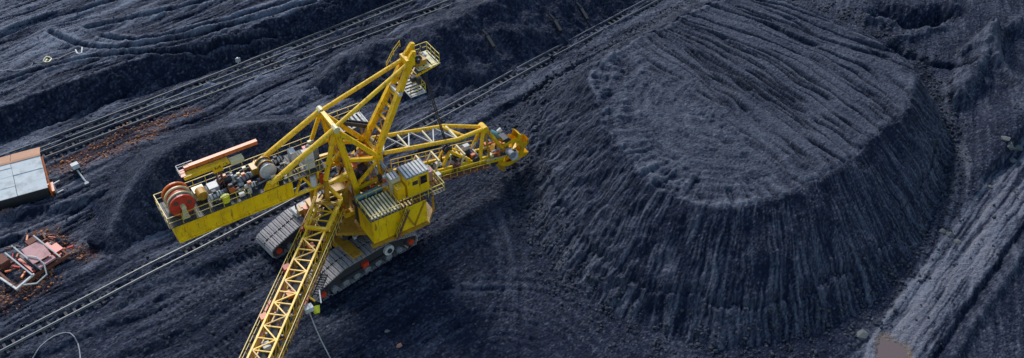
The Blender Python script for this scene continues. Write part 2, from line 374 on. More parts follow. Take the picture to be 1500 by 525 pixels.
    # fade relief far outside the workings
    far_out = sst(70, 200, np.hypot(X, Y - 78))
    z = z * (1 - far_out) + far_out * 0.8 * fbm(X, Y, 60, 3, 99)
    z += 0.045 * fbm(X, Y, 0.5, 2, 100)
    dust_shade = dust_shade + 0.10 * fbm(X, Y, 0.55, 2, 101) + np.random.RandomState(3).gumbel(-0.05, 0.09, X.shape)
    z = z + np.random.RandomState(4).normal(0, 0.028, X.shape) * (1 - far_out)
    return z, np.clip(dust_shade, 0, 1), np.clip(rust, 0, 1), np.clip(mud, 0, 1)

def grid_object(name, xs, ys, fields, mat, keep=None):
    X, Y = np.meshgrid(xs, ys); z, dust_shade, rust, mud = fields(X, Y)
    ny, nx = X.shape
    co = np.stack([X, Y, z], -1).reshape(-1, 3).astype(np.float32)
    idx = np.arange(nx * ny).reshape(ny, nx)
    q = np.stack([idx[:-1, :-1], idx[:-1, 1:], idx[1:, 1:], idx[1:, :-1]], -1).reshape(-1, 4)
    at = [dust_shade, rust, mud]; at = [a.reshape(-1) for a in at]
    if keep is not None:
        kv = keep(X, Y, z).reshape(-1); q = q[kv[q].any(1)]
        used = np.unique(q); mp = -np.ones(nx * ny, np.int64); mp[used] = np.arange(len(used))
        q = mp[q]; co = co[used]; at = [a[used] for a in at]
    me = bpy.data.meshes.new(name)
    me.vertices.add(len(co)); me.vertices.foreach_set('co', co.reshape(-1))
    me.loops.add(q.size); me.loops.foreach_set('vertex_index', q.reshape(-1).astype(np.int32))
    me.polygons.add(len(q)); me.polygons.foreach_set('loop_start', np.arange(0, q.size, 4, dtype=np.int32)); me.polygons.foreach_set('loop_total', np.full(len(q), 4, np.int32))
    me.polygons.foreach_set('use_smooth', np.ones(len(q), bool))
    me.update(calc_edges=True)
    for nm, a in zip(('dust_shade', 'rust', 'mud'), at):
        t = me.attributes.new(nm, 'FLOAT', 'POINT'); t.data.foreach_set('value', a.astype(np.float32))
    me.materials.append(M[mat])
    o = bpy.data.objects.new(name, me); COL.objects.link(o)
    return o

def graded(a, b, step, reach):
    core = np.arange(a, b, step); ext = []; s = step; t = 0
    while t < reach: s *= 1.35; t += s; ext.append(t)
    ext = np.array(ext)
    return np.concatenate([a - ext[::-1], core, core[-1] + ext])
gx = graded(-66, 66, 0.13, 3000); gy = graded(48, 113, 0.13, 3000)
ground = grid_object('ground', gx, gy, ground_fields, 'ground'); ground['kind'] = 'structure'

# height look-up for standing things on the ground
def gz(x, y):
    a = ground_fields(np.array([[float(x)]]), np.array([[float(y)]]))[0]
    return float(a[0, 0])

# ------------------------------------------------------------------ the stockpiles
def pile_fields(X, Y):
    d, arc = polydist(X, Y, RIM_W, True)
    # rim runs clockwise or not: inside test by winding
    px = np.array([p[0] for p in RIM_W]); py = np.array([p[1] for p in RIM_W]); run = np.array([p[2] for p in RIM_W])
    area = 0.5 * np.sum(px * np.roll(py, -1) - np.roll(px, -1) * py)
    d = -d if area > 0 else d                                  # positive outside
    al = np.concatenate([[0], np.cumsum(np.hypot(np.diff(np.append(px, px[0])), np.diff(np.append(py, py[0]))))])
    rn = np.interp(arc, al, np.append(run, run[0])); tot = al[-1]
    wob = 0.45 * fbm(X, Y, 4.5, 3, 3) + (0.12 + 0.25 * sst(16, 9, X)) * fbm(X, Y, 1.1, 2, 4)
    dn = d + wob
    t = np.clip(dn, 0, None) / rn
    sa_ = 21.0 * np.arctan2(X - px.mean(), py.mean() - Y) + 0.25 * fbm(X, Y, 3, 2, 9)     # runs round the cone, seam at the back
    def radial(sc_, stretch, o, seed): return 1.2 * fbm(sa_ / sc_, d / stretch, 1, o, seed)
    gul = radial(0.25, 3.4, 3, 11) * (0.75 + 0.4 * sst(-0.5, 0.5, fbm(X, Y, 2.2, 3, 13))); gul2 = radial(0.9, 5.5, 3, 31) * (0.4 + 0.9 * sst(-0.5, 0.5, fbm(X, Y, 4, 3, 33)))
    z = RIM_Z * (1 - t)
    slope = sst(0.0, 0.4, dn)
    z += slope * (0.06 * gul + (0.06 + 0.05 * sst(0.3, 0.8, t)) * gul2 + 0.10 * fbm(X, Y, 3.5, 3, 77) * sst(0.35, 0.8, t)) * (1 - 0.5 * sst(0.9, 1.2, t))
    # slipped ring two thirds of the way down, lumpy below it
    tr = t + 0.05 * fbm(arc / 2.4, d / 20, 1, 3, 51) + 0.02 * gul
    z += 0.30 * (1 - sst(0.66, 0.70, tr)) * slope - 0.16 * np.exp(-((tr - 0.70) / 0.014) ** 2) * sst(-0.3, 0.4, fbm(arc / 3, d / 50, 1, 2, 53)) + 0.22 * np.exp(-((tr - 0.75) / 0.03) ** 2)
    z += sst(0.68, 0.8, tr) * 0.06 * fbm(X, Y, 0.5, 3, 55)
    # plateau: pushed rows on the right half, short scallops along the left rim, slight dome
    ins = 1 - slope
    c0 = G(1080, 160, RIM_Z)
    ang = R(-56) + R(19) * sst(-1, 6.5, (X - 30) * 0.5 + (Y - 82))
    u = (X - c0.x) * np.cos(ang) + (Y - c0.y) * np.sin(ang); v = -(X - c0.x) * np.sin(ang) + (Y - c0.y) * np.cos(ang)
    vv = v + 0.35 * fbm(X, Y, 6, 2, 61)
    brk = fbm(u / 7, vv / 1.1, 1, 3, 62, 0.55)
    row = fbm(vv / 1.25, u / 16, 1, 3, 63, 0.45)
    rightm = sst(-2, 4, (X - c0.x) * 0.8 + 0.45 * (Y - c0.y) + 2.5 + 2.0 * fbm(X, Y, 5, 2, 64))
    gm = sst(0.60, 0.95, 1 - np.abs(row) * 1.5) * sst(-0.6, 0.0, brk)
    groove = -0.60 * gm + 0.18 * row
    rc = np.hypot(X - c0.x + 2, Y - c0.y); tc = np.arctan2(Y - c0.y, X - c0.x + 2)
    arcs = fbm(rc / 0.9, tc * 2.5, 1, 4, 66)
    sc = fbm(arc / 0.9, d / 4.0, 1, 3, 68); scm = sst(-5.5, -1.0, d) * (1 - 0.8 * rightm)
    plate = rightm * (groove + 0.16 * brk) + (1 - rightm) * (0.16 * arcs + 0.08 * fbm(X, Y, 1.5, 3, 69)) + scm * 0.30 * sc
    hump = 0.45 * np.exp(-(((X - c0.x) / 2.0) ** 2 + ((Y - c0.y - 1) / 1.6) ** 2))
    z += ins * (plate + hump + 0.15 * (1 - np.exp(np.clip(d, -50, 0) / 8)) ) + 0.14 * np.exp(-((dn + 0.3) / 0.35) ** 2)
    dust_shade = 0.06 + 0.08 * fbm(X, Y, 6, 3, 70) + slope * (0.30 * gul + 0.16 * gul2 - 0.05 + 0.12 * sst(0.1, 0.6, t)) + ins * (0.215 + 0.10 * brk * rightm + 0.16 * arcs * (1 - rightm) + scm * 0.22 * sc) \
        + 0.15 * np.exp(-((dn + 0.15) / 0.22) ** 2) * (0.6 + fbm(X, Y, 3, 2, 78)) + 0.10 * np.exp(-((tr - 0.75) / 0.03) ** 2) * (0.5 + fbm(X, Y, 0.8, 2, 71))  # rim's pale line is painted edge light; top toned paler than slopes
    z += 0.03 * fbm(X, Y, 0.4, 2, 72) + np.random.RandomState(5).normal(0, 0.026, X.shape)
    dust_shade = dust_shade + np.random.RandomState(6).gumbel(-0.045, 0.08, X.shape) - 0.26 * ins * rightm * gm  # groove floors on the top darkened in colour, as their shade
    return z, np.clip(dust_shade, 0, 1), np.zeros(X.shape), np.zeros(X.shape)
xs = np.arange(-5, 58, 0.115); ys = np.arange(46, 108, 0.115)
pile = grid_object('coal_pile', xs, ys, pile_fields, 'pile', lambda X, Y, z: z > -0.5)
tag(pile, 'huge flat-topped coal stockpile with furrowed top and streaked slopes', 'coal pile')

def ridge_fields(crest, slope, seed, wobble=0.3):
    pts = spline(crest, 1.2)
    def f(X, Y):
        wx = X + wobble * fbm(X, Y, 3.0, 3, seed); wy = Y + wobble * fbm(X, Y, 3.0, 3, seed + 1)
        d, arc = polydist(wx, wy, pts)
        q = np.array(pts); al = np.concatenate([[0], np.cumsum(np.hypot(np.diff(q[:, 0]), np.diff(q[:, 1])))])
        h = np.interp(arc, al, q[:, 2]) - slope * (np.sqrt(d * d + 0.25) - 0.5)
        gul = fbm(arc / 0.6, d / 3.0, 1, 3, seed + 4); gul2 = fbm(arc / 2.2, d / 8.0, 1, 2, seed + 6)
        m = sst(0.2, 1.5, np.abs(d))
        z = h + m * (0.10 * gul + 0.2 * gul2) + 0.05 * fbm(X, Y, 0.7, 3, seed + 8) + np.random.RandomState(8).normal(0, 0.026, X.shape)
        dust_shade = 0.07 + 0.07 * fbm(X, Y, 4, 3, seed + 9) + 0.09 * gul * m + 0.07 * gul2 * m + 0.34 * np.exp(-((d - 0.25) / 0.4) ** 2) * sst(-0.6, 0.5, fbm(X, Y, 5, 2, seed + 12)) + np.random.RandomState(9).gumbel(-0.045, 0.08, X.shape)  # crest's left edge painted pale, as if catching the light
        return z, np.clip(dust_shade, 0, 1), np.zeros(X.shape), np.zeros(X.shape)
    return f
def crest_px(l): return [tuple(G(x, y, z)) for x, y, z in l]
FAR_CREST = crest_px([(455, 122, 0.6), (500, 88, 2.4), (560, 62, 3.6), (640, 34, 4.4), (720, -2, 4.6), (800, -42, 4.6), (900, -94, 4.4), (1000, -146, 4.2)])
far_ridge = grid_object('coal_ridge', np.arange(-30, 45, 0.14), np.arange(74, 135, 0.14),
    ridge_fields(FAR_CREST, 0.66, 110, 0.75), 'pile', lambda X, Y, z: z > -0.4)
tag(far_ridge, 'long dark coal ridge rising behind the straight rail line', 'coal ridge')
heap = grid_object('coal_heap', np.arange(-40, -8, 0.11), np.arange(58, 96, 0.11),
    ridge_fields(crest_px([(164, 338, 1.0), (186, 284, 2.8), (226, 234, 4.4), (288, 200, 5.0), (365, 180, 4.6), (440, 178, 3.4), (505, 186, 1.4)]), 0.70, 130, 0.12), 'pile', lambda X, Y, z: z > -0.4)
tag(heap, 'small smooth coal heap behind the yellow counterweight deck', 'coal heap')

# ------------------------------------------------------------------ loose lumps
ICO_V = None
def ico():
    t = (1 + 5 ** 0.5) / 2
    v = np.array([(-1, t, 0), (1, t, 0), (-1, -t, 0), (1, -t, 0), (0, -1, t), (0, 1, t), (0, -1, -t), (0, 1, -t), (t, 0, -1), (t, 0, 1), (-t, 0, -1), (-t, 0, 1)], float)
    v /= np.linalg.norm(v[0])
    f = np.array([(0, 11, 5), (0, 5, 1), (0, 1, 7), (0, 7, 10), (0, 10, 11), (1, 5, 9), (5, 11, 4), (11, 10, 2), (10, 7, 6), (7, 1, 8), (3, 9, 4), (3, 4, 2), (3, 2, 6), (3, 6, 8), (3, 8, 9), (4, 9, 5), (2, 4, 11), (6, 2, 10), (8, 6, 7), (9, 8, 1)])
    return v, f
def lumps(name, pts, sizes, mat, label, cat):
    v, f = ico(); n = len(pts)
    j = 1 + 0.35 * (rng.rand(n, 12, 1) - 0.5) * 2
    a = rng.rand(n) * 6.28; c, s = np.cos(a), np.sin(a)
    V = v[None] * j * sizes[:, None, None] * (0.7 + 0.6 * rng.rand(n, 1, 3)) * np.array([1, 1, 0.75])
    X = V[..., 0] * c[:, None] - V[..., 1] * s[:, None]; Yv = V[..., 0] * s[:, None] + V[..., 1] * c[:, None]
    V = np.stack([X, Yv, V[..., 2]], -1) + pts[:, None, :]
    F = (f[None] + 12 * np.arange(n)[:, None, None]).reshape(-1, 3)
    me = bpy.data.meshes.new(name); V = V.reshape(-1, 3).astype(np.float32)
    me.vertices.add(len(V)); me.vertices.foreach_set('co', V.reshape(-1))
    me.loops.add(F.size); me.loops.foreach_set('vertex_index', F.reshape(-1).astype(np.int32))
    me.polygons.add(len(F)); me.polygons.foreach_set('loop_start', np.arange(0, F.size, 3, dtype=np.int32)); me.polygons.foreach_set('loop_total', np.full(len(F), 3, np.int32))
    me.update(calc_edges=True); me.materials.append(M[mat])
    o = bpy.data.objects.new(name, me); COL.objects.link(o)
    return tag(o, label, cat, kind='stuff')
# toe and lower slope of the big pile
RW = np.array([(p[0], p[1], p[2]) for p in RIM_W]); cxy = RW[:, :2].mean(0)
n = 5200; k = rng.randint(0, len(RW), n); dirv = RW[k, :2] - cxy; dirv /= np.linalg.norm(dirv, axis=1)[:, None]
tt = np.clip(rng.normal(0.97, 0.13, n), 0.66, 1.25)
pp = RW[k, :2] + dirv * (RW[k, 2] * tt * 1.05)[:, None] + rng.normal(0, 0.5, (n, 2))
zp = pile_fields(pp[None, :, 0], pp[None, :, 1])[0][0]; zg = ground_fields(pp[None, :, 0], pp[None, :, 1])[0][0]
sz = 0.05 + 0.16 * rng.rand(n) ** 3; sz *= np.hypot(pp[:, 0] - G(1308, 524).x, pp[:, 1] - G(1308, 524).y) > 3
lumps('coal_lumps', np.column_stack([pp, np.maximum(zp, zg) + sz * 0.3]), sz, 'lump', 'scattered coal lumps around the foot of the big stockpile', 'coal lumps')
# lumps over the rest of the floor
n = 3600; pp = np.column_stack([rng.uniform(-55, 52, n), 50 + 60 * rng.rand(n) ** 1.2]); zg = ground_fields(pp[None, :, 0], pp[None, :, 1])[0][0]
sz = 0.04 + 0.13 * rng.rand(n) ** 4; sz *= np.hypot(pp[:, 0] - G(1308, 524).x, pp[:, 1] - G(1308, 524).y) > 3
lumps('loose_coal', np.column_stack([pp, zg + sz * 0.3]), sz, 'lump', 'loose coal crumbs strewn over the pit floor', 'loose coal')
n = 900; tx = rng.uniform(-9, 6, n); ty = rng.choice([-3.5, 3.5], n) + rng.choice([-1, 1], n) * np.abs(rng.normal(1.45, 0.25, n))
pp = np.column_stack([-15.2 + tx * math.cos(R(42)) - ty * math.sin(R(42)), 66.1 + tx * math.sin(R(42)) + ty * math.cos(R(42))]); zg = ground_fields(pp[None, :, 0], pp[None, :, 1])[0][0]
sz = 0.05 + 0.14 * rng.rand(n) ** 2
lumps('churned_clods', np.column_stack([pp, zg + sz * 0.2]), sz, 'ground', 'churned coal clods pressed up along the crawler tracks', 'coal clods')
# rusty spill
sp = []
for pts, wd, m_ in (([(95, 246), (150, 228), (200, 205), (240, 186)], 0.5, 330), ([(70, 250), (120, 222), (190, 190), (290, 160)], 0.45, 260), ([(0, 440), (30, 425), (75, 402)], 0.9, 380), ([(60, 345), (100, 366), (138, 372)], 0.7, 260), ([(-10, 316), (14, 312)], 0.4, 60)):
    L = np.array(spline(pxline(pts), 0.3)); kk = rng.randint(0, len(L), m_); sp.append(L[kk, :2] + rng.normal(0, wd, (m_, 2)))
sp = np.vstack(sp); zg = ground_fields(sp[None, :, 0], sp[None, :, 1])[0][0]; sz = 0.03 + 0.11 * rng.rand(len(sp)) ** 3
lumps('rusty_debris', np.column_stack([sp, zg + sz * 0.3]), sz, 'rustlump', 'rust-orange debris spilled along the side rails and round the wreck', 'debris')

def boulder(name, px, py, r, mat, label, cat='boulder', group=None, sub=1, sq=0.8, seed=0):
    import bmesh
    bm = bmesh.new(); bmesh.ops.create_icosphere(bm, subdivisions=sub, radius=r)
    from mathutils import noise as mn
    for v in bm.verts:
        d = 1 + (0.7 if sub < 3 else 0.38) * mn.noise(v.co / r * 1.1 + Vector((seed * 3.1, 1, 2))) + 0.18 * mn.noise(v.co / r * 2.9 + Vector((seed, 5, 2)))
        v.co *= d; v.co.z *= sq
    me = bpy.data.meshes.new(name); bm.to_mesh(me); bm.free(); me.materials.append(M[mat])
    o = bpy.data.objects.new(name, me); COL.objects.link(o); g = G(px, py); o.location = (g.x, g.y, gz(g.x, g.y) + r * sq * 0.1)
    return tag(o, label, cat, group)
boulder('boulder', 150, 352, 1.05, 'pile', 'dark round coal boulder at the left foot of the small heap', seed=1, sub=3)
boulder('stone', 585, 508, 0.28, 'pinkstone', 'reddish stone on the dark floor below the machine, the larger one', 'stone', seed=2)
boulder('stone', 567, 487, 0.22, 'stone', 'pale pinkish stone on the dark floor below the machine, the smaller one', 'stone', seed=3)
boulder('rock', 1285, 474, 0.5, 'lump', 'dark rock with pale crown beside the toe track of the stockpile', 'rock', seed=4)
boulder('rock', 1262, 492, 0.55, 'stone', 'grey rock low beside the toe track, nearest the bottom edge', 'rock', seed=5)
for i, (x, y, r, lb) in enumerate([(1392, 346, 0.5, 'largest pale rock where the toe track meets the haul road'), (1380, 340, 0.35, 'small pale rock left of the largest one at the haul road'), (1402, 356, 0.38, 'small pale rock right of the largest one at the haul road'),
        (1464, 224, 0.4, 'pale rock at the left end of the rubble above the haul road'), (1474, 230, 0.55, 'biggest pale block of the rubble above the haul road'), (1487, 222, 0.55, 'pale block at the right end of the rubble above the haul road'), (1482, 240, 0.4, 'small pale rock at the lower edge of the rubble above the haul road'), (1450, 276, 0.25, 'small pale rock lying alone between the two rubble heaps')]):
    boulder('rubble_rock', x, y, r, 'stone', lb, 'rock', 'pale rubble beside the haul road', seed=10 + i, sq=0.6)

# puddle on the haul road
pc = G(1308, 524); mbp = MB(); ring = []
for k in range(40):
    t = 2 * math.pi * k / 40; rr_ = 2.1
    ring.append((pc.x + rr_ / 1.35 * math.cos(t), pc.y + rr_ / 0.85 * math.sin(t), -0.03))
mbp.add(ring, [tuple(range(40))])
m, nn, ll, b = node_mat('muddy_water'); b.inputs['Base Color'].default_value = (0.13, 0.085, 0.07, 1); b.inputs['Roughness'].default_value = 0.12
M['mudwater'] = m; b.inputs['Roughness'].default_value = 0.06
tag(mbp.build('puddle', 'mudwater'), kind='structure')

# ------------------------------------------------------------------ railways
def railway(pts, label, gauge=1.07, pitch=0.75, mat='railsteel'):
    c = Vector((pts[0][0], pts[0][1], 0)); root = empty('railway_track', (0, 0, 0))
    P2 = np.array([p[:2] for p in pts]); tg = np.gradient(P2, axis=0); tg /= np.linalg.norm(tg, axis=1)[:, None]; nm = np.column_stack([-tg[:, 1], tg[:, 0]])
    zz = np.array([0.0] * len(P2))
    zz = ground_fields(P2[None, :, 0], P2[None, :, 1])[0][0]
    kz = np.ones(11) / 11; zz = np.convolve(np.pad(zz, 5, mode='edge'), kz, mode='valid')
    for s in (-1, 1):
        mb = MB(); q = P2 + nm * (s * gauge / 2)
        for prof in (((-.04, .20), (.04, .20), (.04, .27), (-.04, .27)), ((-.10, .10), (.10, .10), (.03, .2), (-.03, .2))):
            v = []
            for i in range(len(q)):
                for a, h in prof: v.append((q[i, 0] + nm[i, 0] * a, q[i, 1] + nm[i, 1] * a, zz[i] + h))
            f = [(i * 4 + k, i * 4 + (k + 1) % 4, (i + 1) * 4 + (k + 1) % 4, (i + 1) * 4 + k) for i in range(len(q) - 1) for k in range(4)]
            mb.add(v, f)
        mb.build('rail', mat, root)
    al = np.concatenate([[0], np.cumsum(np.linalg.norm(np.diff(P2, axis=0), axis=1))])
    src = MB().box(-0.12, 0.12, -0.98, 0.98, -0.14, 0.05).build('sleeper', 'sleeper', root); first = True
    for t in np.arange(0.4, al[-1], pitch):
        x = np.interp(t, al, P2[:, 0]); y = np.interp(t, al, P2[:, 1]); z = np.interp(t, al, zz); a = math.atan2(np.interp(t, al, tg[:, 1]), np.interp(t, al, tg[:, 0]))
        if not (-62 < x < 60 and y < 112): continue
        mt = Matrix.Translation((x, y, z + random.uniform(-0.05, 0.0))) @ Matrix.Rotation(a + random.uniform(-0.03, 0.03), 4, 'Z')
        if first: src.matrix_local = mt; first = False
        else: share(src, root, mt)
    return tag(root, label, 'railway track', 'rail lines across the pit')
railway(MAIN_RAIL, 'long straight rail line passing under the yellow counterweight deck')
railway(SIDE_RAIL_1, 'far rail line below the dark cut face, upper of the two side lines', mat='siderail')
railway(SIDE_RAIL_2, 'rail line beside the rusty spill, lower of the two side lines', mat='siderail')

# ------------------------------------------------------------------ the bucket wheel machine (local frame: x along the digging boom, y to its left, z up)
BASE = (-15.2, 66.1, 0.0); HEAD = R(33)
mach = tag(empty('bucket_wheel_excavator', BASE, HEAD), 'big yellow bucket wheel excavator on two crawlers with mast and lattice booms', 'excavator')

def railing(name, pts, parent, mat='rail_y', h=1.0, post=1.0, r=0.05, closed=False, mid=True):
    mb = MB(); P = [Vector(p) for p in pts]
    if closed: P.append(P[0])
    up = Vector((0, 0, 1))
    for a, b in zip(P[:-1], P[1:]):
        mb.beam(a + up * h, b + up * h, r, r)
        if mid: mb.beam(a + up * h * 0.5, b + up * h * 0.5, r * 0.7, r * 0.7)
        L = (b - a).length; n = max(1, round(L / post))
        for k in range(n): 
            q = a.lerp(b, k / n); mb.beam(q, q + up * h, r, r)
    mb.beam(P[-1], P[-1] + up * h, r, r)
    return mb.build(name, mat, parent)
def grating(name, x0, x1, y0, y1, z, parent, mat='grey', axis='x', pitch=0.32, wd=0.16):
    """walkway floor: a frame with open bars"""
    mb = MB(); t = 0.06
    mb.box(x0, x1, y0, y0 + 0.1, z - t, z); mb.box(x0, x1, y1 - 0.1, y1, z - t, z)
    mb.box(x0, x0 + 0.1, y0 + 0.1, y1 - 0.1, z - t, z); mb.box(x1 - 0.1, x1, y0 + 0.1, y1 - 0.1, z - t, z)
    if axis == 'x':
        k = x0 + 0.2
        while k < x1 - 0.2: mb.box(k, k + wd, y0 + 0.1, y1 - 0.1, z - t, z - 0.004); k += pitch
    else:
        k = y0 + 0.2
        while k < y1 - 0.2: mb.box(x0 + 0.1, x1 - 0.1, k, k + wd, z - t, z - 0.004); k += pitch
    return mb.build(name, mat, parent)

# --- crawlers
SL = R(9)
def crawler_path():
    pts = []
    def arc(cx, cz, r, a0, a1, n=7):
        for k in range(n + 1):
            t = R(a0 + (a1 - a0) * k / n); pts.append((cx + r * math.cos(t), cz + r * math.sin(t)))
    arc(4.75, 0.82, 0.72, -90, 62); pts.append((2.6, 2.32)); pts.append((-2.3, 2.32)); arc(-4.75, 0.82, 0.72, 118, 270)
    return pts
def make_crawler(off):
    c, s = math.cos(SL), math.sin(SL)
    part = MB()
    part.prism([(-4.3, 0.5), (4.3, 0.5), (4.5, 1.0), (2.6, 2.0), (-2.3, 2.0), (-4.5, 1.0)], 'y', -0.95, 0.95)
    fr = part.build('crawler_track', 'steel', mach)
    fr.matrix_local = Matrix.Rotation(SL, 4, 'Z') @ Matrix.Translation((-0.9, off, -0.1))
    P = crawler_path(); P.append(P[0]); P = [Vector((a, 0, b)) for a, b in P]
    L = [0.0]
    for a, b in zip(P[:-1], P[1:]): L.append(L[-1] + (b - a).length)
    nsh = 50; pitch = L[-1] / nsh
    src = MB().box(-0.2, 0.2, -1.3, -0.09, -0.06, 0.06).box(-0.2, 0.2, 0.09, 1.3, -0.06, 0.06).box(-0.06, 0.02, -1.25, 1.25, 0.05, 0.11).build('track_shoe', 'shoe', fr)
    for i in range(nsh):
        t = (i + 0.5) * pitch; j = max(k for k in range(len(L)) if L[k] <= t); j = min(j, len(P) - 2)
        q = P[j].lerp(P[j + 1], (t - L[j]) / (L[j + 1] - L[j])); d = (P[j + 1] - P[j]).normalized()
        nrm = Vector((d.z, 0, -d.x)) ; yv = Vector((0, 1, 0)); 
        # outward normal: path runs counter-clockwise seen from -y
        mt = Matrix((( d.x, 0, nrm.x, q.x), (0, 1, 0, 0), (d.z, 0, nrm.z, q.z), (0, 0, 0, 1)))
        if i == 0: src.matrix_local = mt
        else: share(src, fr, mt)
    for sy in (-1, 1):
        y0, y1 = (1.0 * sy, 1.28 * sy)
        for x in (-4.75, 4.75):
            wl = MB().tube((x, 0.96 * sy, 0.82), (x, 1.2 * sy, 0.82), 0.55, n=16).build('end_wheel', 'steel', fr)
            MB().tube((x, 1.2 * sy, 0.82), (x, 1.36 * sy, 0.82), 0.30, n=10).build('hub_cap', 'red', fr)
        for k in range(7):
            x = -3.5 + 7.0 * k / 6
            MB().tube((x, 0.96 * sy, 0.45), (x, 1.2 * sy, 0.45), 0.33, n=12).tube((x, 1.2 * sy, 0.45), (x, 1.27 * sy, 0.45), 0.17, n=8).build('road_wheel', 'grey', fr)
        for x in (-1.6, 1.0):
            MB().beam((x - 1.1, 1.08 * sy, 0.9), (x + 1.1, 1.08 * sy, 0.9), 0.22, 0.25).build('bogie_beam', 'steel', fr)
        MB().tube((2.4, 0.96 * sy, 1.25), (2.4, 1.22 * sy, 1.25), 0.52, n=14).build('drive_wheel', 'dirty_white', fr)
        MB().tube((2.4, 1.22 * sy, 1.25), (2.4, 1.36 * sy, 1.25), 0.24, n=10).build('hub_cap', 'steel', fr)
        MB().box(-0.5, 0.1, 0.96 * sy if sy > 0 else -1.3, 1.3 if sy > 0 else -0.96, 1.0, 1.5).build('gearbox', 'red', fr)
    return fr
near_cr = make_crawler(-3.5); far_cr = make_crawler(3.5)

def crl(x, y, z):                                              # point in the crawlers' own heading
    return Vector((x * math.cos(SL) - y * math.sin(SL), x * math.sin(SL) + y * math.cos(SL), z))
uc = MB()
for x in (-1.6, 1.6): uc.beam(crl(x, -4.4, 2.0), crl(x, 4.4, 2.0), 1.0, 0.9)
uc.beam(crl(-1.6, 0, 2.3), crl(1.6, 0, 2.3), 3.0, 0.8)
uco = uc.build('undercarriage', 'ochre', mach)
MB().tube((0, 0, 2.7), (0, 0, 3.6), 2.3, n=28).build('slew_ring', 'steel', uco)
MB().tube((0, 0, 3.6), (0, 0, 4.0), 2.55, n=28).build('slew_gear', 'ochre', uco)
bx = MB(); bx.box(-0.7, 0.6, -0.5, 0.5, 0, 0.5); b_ = bx.build('drive_box', 'dirty_white', uco); b_.matrix_local = Matrix.Rotation(SL, 4, 'Z') @ Matrix.Translation((-2.2, 3.6, 2.45))
for k, (x, y) in enumerate([(-2.6, -1.6), (-2.9, 0.4), (-2.5, 2.0)]):
    tube('slew_motor', (x, y, 2.6), (x, y, 3.9), 0.35, ['orange', 'grey', 'orange'][k], uco)

# --- turntable platform and tower
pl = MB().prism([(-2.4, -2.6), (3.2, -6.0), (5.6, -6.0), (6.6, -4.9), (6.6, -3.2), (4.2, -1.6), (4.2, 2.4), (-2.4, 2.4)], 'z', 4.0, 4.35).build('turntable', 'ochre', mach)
tower = MB().box(-0.4, 4.0, -1.75, -1.35, 4.35, 4.8).box(-0.4, 4.0, 1.35, 1.75, 4.35, 4.8).box(0.0, 0.45, -1.34, 1.34, 4.36, 4.8).build('tower', 'yellow', mach)
def T(name, a, b, wd, mat='yellow', h=None): return beam(name, a, b, wd, mat, tower, h)
GA = lambda s: (0.0, 1.35 * s, 14.1)
for s in (-1, 1):
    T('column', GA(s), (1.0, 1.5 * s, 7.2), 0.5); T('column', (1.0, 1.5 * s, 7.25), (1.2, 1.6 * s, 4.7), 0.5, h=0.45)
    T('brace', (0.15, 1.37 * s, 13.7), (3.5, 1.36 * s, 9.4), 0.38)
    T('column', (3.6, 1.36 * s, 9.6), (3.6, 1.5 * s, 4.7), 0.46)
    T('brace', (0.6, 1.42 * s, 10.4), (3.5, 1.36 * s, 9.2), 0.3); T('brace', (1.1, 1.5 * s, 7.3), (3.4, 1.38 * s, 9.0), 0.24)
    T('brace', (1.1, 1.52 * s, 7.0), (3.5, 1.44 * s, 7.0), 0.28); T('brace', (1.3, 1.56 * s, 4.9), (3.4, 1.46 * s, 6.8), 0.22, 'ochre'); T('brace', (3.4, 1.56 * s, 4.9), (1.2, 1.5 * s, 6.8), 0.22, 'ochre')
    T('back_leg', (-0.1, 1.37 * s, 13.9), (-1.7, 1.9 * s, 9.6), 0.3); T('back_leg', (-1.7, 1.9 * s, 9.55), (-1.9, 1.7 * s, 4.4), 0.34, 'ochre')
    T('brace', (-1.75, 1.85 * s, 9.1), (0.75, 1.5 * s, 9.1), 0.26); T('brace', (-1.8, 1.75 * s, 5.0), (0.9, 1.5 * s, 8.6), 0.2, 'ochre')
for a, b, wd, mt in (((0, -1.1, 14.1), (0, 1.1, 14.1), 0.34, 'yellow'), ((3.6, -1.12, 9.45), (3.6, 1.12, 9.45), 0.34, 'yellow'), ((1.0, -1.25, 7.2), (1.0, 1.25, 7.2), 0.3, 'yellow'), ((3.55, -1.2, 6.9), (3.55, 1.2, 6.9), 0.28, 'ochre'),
                     ((0.3, -1.15, 12.0), (0.3, 1.15, 12.0), 0.22, 'yellow'), ((0.1, -1.15, 13.6), (0.5, 1.2, 11.0), 0.16, 'ochre'), ((0.1, 1.15, 13.6), (0.5, -1.2, 11.0), 0.16, 'ochre'), ((0.6, -1.2, 10.2), (1.0, 1.2, 7.5), 0.16, 'ochre'), ((0.6, 1.2, 10.2), (1.0, -1.2, 7.5), 0.16, 'ochre'),
                     ((-1.7, -1.7, 9.6), (-1.7, 1.7, 9.6), 0.26, 'yellow'), ((1.0, -1.2, 9.0), (3.5, 1.2, 9.2), 0.14, 'orange'), ((1.0, 1.2, 9.0), (3.5, -1.2, 9.2), 0.14, 'orange')):
    T('cross_beam', a, b, wd, mt)
for s in (-1, 1): tube('pin', (0, 1.15 * s, 14.1), (0, 1.75 * s, 14.1), 0.3, 'pale_y', tower)
# gear inside the tower
for e, mt in (((1.2, 2.6, -0.9, 0.2, 7.3, 8.2), 'steel'), ((2.2, 3.2, 0.2, 1.1, 7.3, 8.6), 'ochre'), ((1.3, 2.1, 0.3, 1.0, 4.85, 6.1), 'pale'), ((2.3, 3.2, -1.1, -0.2, 4.85, 5.9), 'orange')): box('machine_block', e, mt, tower)
grating('walkway', 0.9, 3.9, -1.34, 1.34, 7.4, tower, 'grey')
